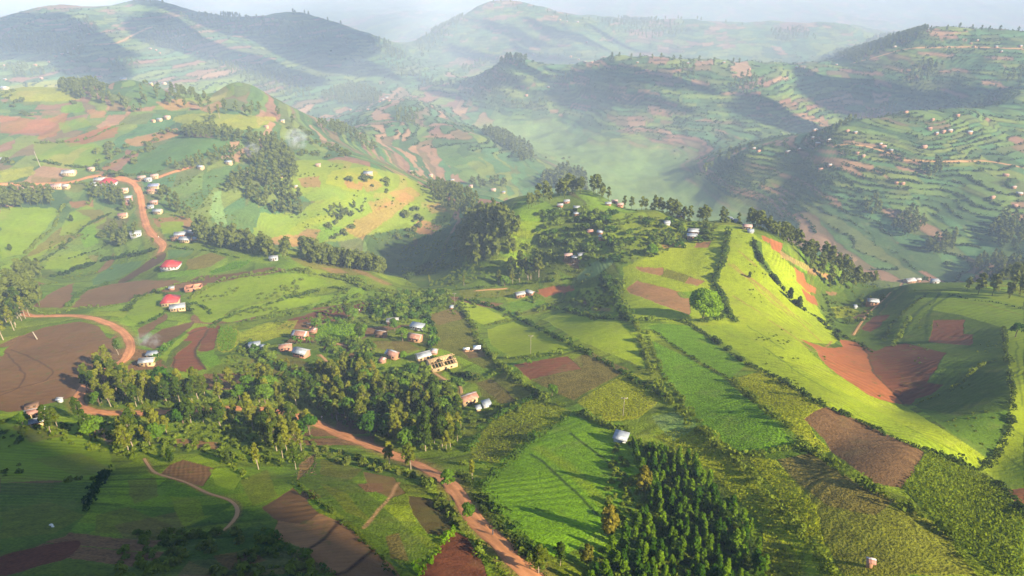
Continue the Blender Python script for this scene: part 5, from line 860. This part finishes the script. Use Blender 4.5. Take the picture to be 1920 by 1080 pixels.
# small farmhouses of the middle distance and specks on the far slopes
MID = [(430, 308, 14, 'W', 'pale roof on the bare red yard right of the dome'), (377, 317, 14, 'W', 'white and tan roof at the end of the track by the dome'), (462, 325, 12, 'W', 'white roof at the edge of the dark wood'), (528, 332, 13, 'W', 'white roof between the two dark woods'), (597, 312, 11, 'K', 'pinkish roof at the top left of the sunlit hillside'), (691, 329, 18, 'W', 'white roof on the crest of the sunlit hillside'), (771, 326, 12, 'K', 'pink roof on the crest right of the white one'),
       (808, 331, 9, 'K', 'small pink roof farther along the sunlit crest'), (848, 340, 9, 'W', 'white roof at the right end of the sunlit crest'), (883, 351, 9, 'K', 'pale hut below the right end of the crest'), (925, 358, 11, 'K', 'pinkish house before the valley floor wood'), (944, 362, 8, 'B', 'dark small house beside the pinkish one before the wood'), (555, 352, 8, 'G', 'grey hut on the bare earth left of the sunlit hillside'), (314, 223, 12, 'K', 'pink roof beside the dark clump on the upper left plain'), (300, 227, 9, 'W', 'white roof left of the pink one on the upper left plain'), (288, 229, 9, 'R', 'brown roof leftmost of the three on the upper left plain'),
       (530, 229, 9, 'W', 'white house on the yellow ridge right of the tall tree'), (500, 240, 8, 'K', 'pinkish hut below the yellow ridge'), (9, 167, 15, 'G', 'grey round hut on the yellow grass at the left edge'), (187, 147, 10, 'D', 'tiny dark red roof on the upper left ridge'), (232, 150, 12, 'W', 'tiny white roof on the upper left ridge'), (308, 158, 10, 'K', 'tan house on the patchwork ridge'), (283, 160, 8, 'W', 'small pale house left on the patchwork ridge')]
for u, v, wpx, roof, lab in MID: hp(u, v, wpx, roof, lab, rng.uniform(-25, 25), 'gable', 'wall_c', .65, 1, 'farmhouse')
SPECK = [('white roofed farmhouse scattered on the terraced right-hand spur', 'farmhouses on the right-hand spur', '1527,246 1525,261 1533,272 1588,247 1603,250 1553,265 1477,287 1498,282 1413,280 1422,285 1380,285 1698,212 1748,226 1795,218 1755,252 1780,247 1742,243 1817,250 1655,277 1670,284 1618,294 1607,289 1732,277 1538,320 1680,345 1692,346 1885,330 1900,353 1555,312 1910,365 1860,372 1902,388 1650,272 1768,249'),
 ('tiny pale house high on the far right-hand mountain', 'houses on the far right mountain', '1667,79 1693,79 1677,89 1832,77 1820,83 1827,89 1867,89 1877,98 1913,88 1568,122 1507,128 1493,127 1405,131 1740,60'), ('tiny pale house along the middle ridge', 'houses along the middle ridge', '1357,118 1315,117 960,108 987,102 1070,107 1097,117 1085,112 987,180 1028,164 1212,133 1195,118 1290,119 1110,118 975,104 1000,103'),
 ('tiny house near the summit of the far central peak', 'houses on the far central peak', '1063,41 1083,42 1037,31 905,6 925,8 1050,38 1100,80'), ('tiny house on the shaded knoll in the middle valley', 'houses on the middle valley knoll', '718,188 657,207 690,207 725,184 712,192 730,190'), ('tiny house along the road on the far left mountain', 'houses on the far left mountain', '148,88 117,103 127,100 147,100 92,117 7,124 40,121 67,123 282,92 293,95 167,65 78,148 10,150 155,86 140,92 105,107 370,100 533,38 563,70 450,105 300,100 345,90')]
for lab, gp, s in SPECK:
    for u, v in P2(s):
        x, y = ground(u, v); L = rng.uniform(4, 6.5); house('farmhouse', lab, x, y, L, L * .65, rng.uniform(-.6, .6), ('G', 'G', 'W', 'R', 'R', 'K')[int(rng.integers(6))], 'wall_b', 'gable', 2.0, 0, gp)
# ------------------------------------------------------------------ poles, tarpaulins, brushwood, people, smoke
def tube(p0, p1, r0, r1=None, n=6):
    p0, p1 = np.array(p0, float), np.array(p1, float); r1 = r0 if r1 is None else r1; d = p1 - p0; d /= np.linalg.norm(d); a = np.cross(d, [0, 0, 1.0]); a = a if np.linalg.norm(a) > .1 else np.array([1., 0, 0]); a /= np.linalg.norm(a); b = np.cross(d, a); V, F = [], []
    for p, r in ((p0, r0), (p1, r1)):
        for j in range(n): t = 2 * math.pi * j / n; V.append(p + r * (a * math.cos(t) + b * math.sin(t)))
    for j in range(n): F.append((j, (j + 1) % n, n + (j + 1) % n, n + j))
    F.append((n, n + 1, n + 2, n + 3)); F.append((n, n + 3, n + 4, n + 5)); return np.array(V), np.array(F)
M['pole'] = plain('weathered_pole', (.22, .19, .15)); M['conc'] = plain('pale_concrete', (.6, .58, .52)); M['tarp'] = plain('white_sheeting', (.75, .74, .72)); M['stick'] = plain('cut_branches', (.26, .16, .10), c2=(.18, .10, .06))
def pole(u, v, h, lab, mat='pole', arm=True, lean=0, r=.09):
    x, y = ground(u, v); e = empty('utility_pole' if arm else 'mast', (x, y, float(hz(x, y)))); P_('shaft', tube((0, 0, -.5), (lean, 0, h), r, r * .7), mat, e)
    if arm:
        P_('crossarm', B(-.9, .9, -.06, .06, h - .6, h - .45), mat, e)
        for sx in (-.8, .8): P_('insulator', tube((sx, 0, h - .45), (sx, 0, h - .2), .06), 'conc', e)
    tag(e, lab, 'pole')
pole(995, 664, 9, 'wooden power pole at the lower hedge of the bright round pasture'); pole(853, 576, 9, 'power pole at the top corner of the plateau hedge'); pole(1168, 780, 7, 'power pole in the yellow-green crop near the shed'); pole(70, 636, 4.2, 'pale leaning stump post at the top of the big brown field', 'pole', False, -1.0, .35); pole(76, 313, 15, 'tall pale mast on the upper left plain', 'pole', False, -1.4, .4)
x, y = ground(885, 657); e = empty('tarpaulin_shelter', (x, y, float(hz(x, y))))
P_('hut', B(1.0, 3.2, -.9, .9, -.5, 1.3), 'wall_b', e); P_('sheet', slab([(.6, -1.3, 1.3), (3.8, -1.3, 1.35), (3.8, 1.4, 1.7), (.6, 1.4, 1.65)], .05), 'tarp', e); P_('sheet', slab([(-4, .2, .4), (-1.2, -.4, .5), (-1.0, 1.0, .8), (-3.8, 1.5, .5)], .05), 'tarp', e); P_('earth_mound', crown([(-2.2, -1.0, .1, 1.4, .7), (-.2, -1.2, 0, 1.2, .6)], 60, .5, .3), 'soilp', e)
tag(e, 'small mud shelter with white sheets spread over it in the olive field', 'shelter')
x, y = ground(572, 890); x2, y2 = ground(580, 855); e = empty('brushwood_pile', (x, y, float(hz(x, y)))); vv = []
dx, dy = x2 - x, y2 - y
for k in range(110):
    t = rng.uniform(-.1, 1); wx = rng.normal(0, 1.5); px, py = dx * t + wx, dy * t + rng.normal(0, .6); z = float(hz(x + px, y + py)) - float(hz(x, y)) + rng.uniform(-.05, .15); a = math.atan2(dy, dx) + rng.normal(0, .35); l = rng.uniform(.7, 1.5); vv.append(tube((px, py, z), (px + l * math.cos(a), py + l * math.sin(a), z + rng.uniform(-.05, .1) + (float(hz(x + px + l * math.cos(a), y + py + l * math.sin(a))) - float(hz(x + px, y + py)))), .06, .04, 6))
P_('stacked_sticks', join(vv), 'stick', e)['kind'] = 'stuff'; tag(e, 'long heap of pinkish cut branches on the slope below the road belt', 'brushwood')
def person(u, v, lab, shirt, trouser, seed=0):
    x, y = ground(u, v); bm_ = bpy.data.meshes.new('person'); J = [(0, 0, .95), (0, 0, 1.15), (0, 0, 1.38), (0, 0, 1.5), (0, .01, 1.66), (-.1, 0, .9), (-.12, .08, .5), (-.13, .02, .08), (-.13, -.12, .04), (.1, 0, .9), (.14, -.12, .5), (.15, -.02, .08), (.15, -.16, .04), (-.2, 0, 1.38), (-.26, .05, 1.12), (-.27, -.06, .88), (.2, 0, 1.38), (.26, -.05, 1.12), (.27, -.14, .9)]
    E = [(0, 1), (1, 2), (2, 3), (3, 4), (0, 5), (5, 6), (6, 7), (7, 8), (0, 9), (9, 10), (10, 11), (11, 12), (2, 13), (13, 14), (14, 15), (2, 16), (16, 17), (17, 18)]; Rr = [.15, .14, .16, .06, .11, .1, .075, .05, .04, .1, .075, .05, .04, .07, .05, .035, .07, .05, .035]
    bm_.from_pydata(J, E, []); o = bpy.data.objects.new('person', bm_); col.objects.link(o); sm = o.modifiers.new('skin', 'SKIN'); sk = bm_.skin_vertices[0] if bm_.skin_vertices else None
    if sk is None:
        import bmesh; b = bmesh.new(); b.from_mesh(bm_); b.verts.layers.skin.verify(); b.to_mesh(bm_); b.free(); sk = bm_.skin_vertices[0]
    for i, r in enumerate(Rr): sk.data[i].radius = (r, r)
    sk.data[0].use_root = True; o.modifiers.new('sub', 'SUBSURF').levels = 1
    m = NT('clothed_person'); sx = m.n('ShaderNodeSeparateXYZ'); m.l(m.n('ShaderNodeTexCoord').outputs['Object'], sx.inputs[0]); z_ = sx.outputs[2]
    c = m.mix(m.math('GREATER_THAN', z_, .92), trouser, shirt); c = m.mix(m.math('GREATER_THAN', z_, 1.5), c, (.07, .035, .02)); m.l(c, m.b.inputs['Base Color']); bm_.materials.append(m.m)
    o.location = (x, y, float(hz(x, y)) + .12); o.rotation_euler[2] = seed; tag(o, lab, 'person')
person(298, 447, 'person in a light shirt walking on the road at the bend', (.6, .6, .58), (.1, .1, .14), .5); person(270, 425, 'person in dark clothes walking down the upper road', (.08, .08, .12), (.06, .06, .07), 2.0); person(604, 787, 'person in a pale shirt standing by the road below the wood', (.7, .7, .72), (.12, .12, .2), 1.0); person(674, 585, 'person in a white shirt hoeing in the dark brown strip', (.75, .75, .74), (.1, .08, .08), 3.0); person(924, 1004, 'person in dark clothes walking on the descending road', (.05, .05, .07), (.06, .06, .07), 1.6)
def stone(u, v, s, lab):
    x, y = ground(u, v); V, F = crown([(0, 0, s * .4, s, s * .6)], 1, .1); V2, F2 = join([B(-s, s, -s * .7, s * .7, -.2, s * .8)]); V2 = V2 * (1 + rng.uniform(-.25, .25, V2.shape)); o = link_mesh('pale_stone', V2, F2, M['conc']); o.location = (x, y, float(hz(x, y))); o.modifiers.new('round', 'SUBSURF').levels = 2; tag(o, lab, 'stone')
stone(96, 985, .5, 'larger pale stone in the grass at the lower left'); stone(99, 988, .38, 'smaller pale stone touching the larger one in the lower left grass')
def smoke(u, v, sx, sy, sz, lab, dn, lean=(0, 0)):
    x, y = ground(u, v); V, F = [], []; n_1, m_ = 20, 12; tp = 0
    for i in range(m_ + 1):
        t = i / m_; r = math.sin(math.pi * t) ** .6
        for j in range(n_1): a = 2 * math.pi * j / n_1; V.append((sx * r * math.cos(a) + lean[0] * t, sy * r * math.sin(a) + lean[1] * t, sz * t))
    for i in range(m_):
        for j in range(n_1): F.append((i * n_1 + j, i * n_1 + (j + 1) % n_1, (i + 1) * n_1 + (j + 1) % n_1, (i + 1) * n_1 + j))
    m = NT('smoke_air'); m.N.remove(m.b); pv_ = m.n('ShaderNodeVolumePrincipled'); pv_.inputs['Color'].default_value = (.85, .92, 1, 1); tc = m.n('ShaderNodeTexCoord'); nn = m.noise(tc.outputs['Object'], .22 * 10 / sx, 4, .6); gr = m.n('ShaderNodeTexGradient', gradient_type='SPHERICAL'); mp = m.n('ShaderNodeMapping'); m.l(tc.outputs['Generated'], mp.inputs[0]); mp.inputs['Location'].default_value = (-1, -1, -1); mp.inputs['Scale'].default_value = (2, 2, 2); m.l(mp.outputs[0], gr.inputs[0])
    dd = m.math('MULTIPLY', m.math('MAXIMUM', m.math('SUBTRACT', nn, .42), 0.0), gr.outputs['Fac']); m.l(m.math('MULTIPLY', dd, dn), pv_.inputs['Density']); m.l(pv_.outputs[0], m.out.inputs['Volume'])
    o = link_mesh('smoke', np.array(V), np.array(F), m.m, smooth=True); o.location = (x, y, float(hz(x, y)) + .5); tag(o, lab, 'smoke')
smoke(565, 285, 14, 8, 26, 'pale blue smoke rising from a fire beside the wooded spur', 1.1, (-6, 0)); smoke(290, 655, 7, 4, 9, 'thin grey smoke drifting over the dark plot by the white tin house', .9, (-3, 0)); smoke(480, 300, 9, 6, 18, 'faint smoke among the trees left of the thicker plume', .7, (-3, 0))
HAZE = 0.00022
# ------------------------------------------------------------------ haze: one closed box of even air round the whole scene
def box_mesh(name, x0, x1, y0, y1, z0, z1, mat):
    V = [(x, y, z) for z in (z0, z1) for y in (y0, y1) for x in (x0, x1)]
    return link_mesh(name, V, [(0, 2, 3, 1), (4, 5, 7, 6), (0, 1, 5, 4), (2, 6, 7, 3), (0, 4, 6, 2), (1, 3, 7, 5)], mat)
hm = NT('haze_air'); hm.N.remove(hm.b); pv = hm.n('ShaderNodeVolumePrincipled'); pv.inputs['Color'].default_value = (.54, .70, 1, 1); pv.inputs['Density'].default_value = HAZE; pv.inputs['Anisotropy'].default_value = -.18
hm.l(pv.outputs[0], hm.out.inputs['Volume'])
ztop = max(CAMZ, float(GZ.max()) + 25) + 8
hb = box_mesh('haze', -6800, 6800, -60, 7000, float(GZ.min()) - 1.2, ztop, hm.m); hb['kind'] = 'stuff'
# ------------------------------------------------------------------ unseen clouds above the valley, between sun and hills, one added as corner shade
cq = NT('cloud_vapour'); cq.N.remove(cq.b); pc = cq.n('ShaderNodeVolumePrincipled'); pc.inputs['Color'].default_value = (.95, .96, 1, 1); pc.inputs['Density'].default_value = .028; cq.l(pc.outputs[0], cq.out.inputs['Volume']); cm = cq.m
def lump(n=14, m_=9, seed=0):
    V, F = [], []
    for i in range(m_ + 1):
        for j in range(n):
            th = math.pi * i / m_; ph = 2 * math.pi * j / n; r = 1 + .18 * math.sin(3 * ph + seed) * math.sin(th) + .1 * math.sin(5 * ph + 2 * seed)
            V.append((r * math.sin(th) * math.cos(ph), r * math.sin(th) * math.sin(ph), math.cos(th)))
    for i in range(m_):
        for j in range(n): F.append((i * n + j, i * n + (j + 1) % n, (i + 1) * n + (j + 1) % n, (i + 1) * n + j))
    return np.array(V), np.array(F)
def shade_cloud(lumps, zc):
    VV, FF, o = [], [], 0
    for k, (gx, gy, rx, ry) in enumerate(lumps):
        gz = float(hz(gx, gy)) if gy > 40 else 240.; t = (zc - gz) / SUNV.z; c = np.array([gx + SUNV.x * t, gy + SUNV.y * t, zc])
        V, F = lump(seed=k); a = math.atan2(SUNV.y, SUNV.x); V = V * np.array([rx, ry, min(rx, ry) * .8])
        V = np.stack([V[:, 0] * math.cos(a) - V[:, 1] * math.sin(a), V[:, 0] * math.sin(a) + V[:, 1] * math.cos(a), V[:, 2]], 1) + c + np.array([0, 0, k * 1.7])
        VV.append(V); FF.append(F + o); o += len(V)
    ob = link_mesh('shade_cloud', np.concatenate(VV), np.concatenate(FF), cm, smooth=True); ob['kind'] = 'structure'
def g2(u, v): return ground(u, v)
def shade(spots, zc):
    shade_cloud([(*g2(u, v), rx, ry * 1.25) for u, v, rx, ry in spots], zc)

# a bank of mist lying in the farthest valleys
V, F = [], []; xs = np.linspace(-6500, 6500, 60); ys = np.linspace(850, 6600, 44)
XX, YY = np.meshgrid(xs, ys); edge = np.minimum(1, np.minimum((YY - 850) / 1300, (6600 - YY) / 300)); edge = np.minimum(edge, np.minimum((XX + 6500) / 400, (6500 - XX) / 400))
ZT = 20 + np.clip(edge, 0, 1) * (250 + 60 * fbm(XX / 700, YY / 700, 3, 5)); ZT = np.minimum(ZT, ztop - 12); ZT = np.maximum(ZT, 8)
top = np.stack([XX, YY, ZT], -1).reshape(-1, 3); bot = np.stack([XX, YY, XX * 0 + 5], -1).reshape(-1, 3); n0 = len(top); g_ = np.arange(n0).reshape(44, 60)
Ft = np.stack([g_[:-1, :-1], g_[:-1, 1:], g_[1:, 1:], g_[1:, :-1]], -1).reshape(-1, 4); Fb = Ft[:, ::-1] + n0
def side(l): return np.array([(l[i + 1], l[i], l[i] + n0, l[i + 1] + n0) for i in range(len(l) - 1)])
Fa = np.concatenate([Ft, Fb, side(g_[0]), side(g_[-1])[:, ::-1], side(g_[:, 0])[:, ::-1], side(g_[:, -1])])
mm = NT('mist'); mm.N.remove(mm.b); pm = mm.n('ShaderNodeVolumePrincipled'); pm.inputs['Color'].default_value = (.70, .80, 1, 1); pm.inputs['Density'].default_value = .00045; pm.inputs['Anisotropy'].default_value = -.15; mm.l(pm.outputs[0], mm.out.inputs['Volume'])
mo = link_mesh('valley_mist', np.concatenate([top, bot]), Fa, mm.m, smooth=False); mo['kind'] = 'stuff'
CZ = ztop + 300
shade([(1190, 140, 190, 22), (1130, 190, 170, 20)], CZ)
shade([(930, 125, 190, 18), (860, 180, 120, 18)], CZ)
shade([(1040, 155, 150, 10)], CZ)
shade([(960, 60, 200, 20), (890, 105, 150, 20)], CZ); shade([(1060, 65, 200, 18), (1000, 105, 150, 16)], CZ); shade([(1150, 75, 160, 14)], CZ)
shade([(1620, 180, 170, 60), (1480, 230, 170, 34)], CZ)
shade([(60, 60, 300, 110), (350, 80, 300, 60), (350, 20, 300, 80), (560, 60, 260, 130), (150, 120, 240, 40), (500, 130, 220, 50), (640, 120, 200, 50)], CZ + 60)
shade([(100, 1080, 100, 24), (330, 1075, 80, 18), (-50, 1030, 70, 26), (560, 1100, 80, 12)], CZ)  # unseen cloud added to darken the lower left corner
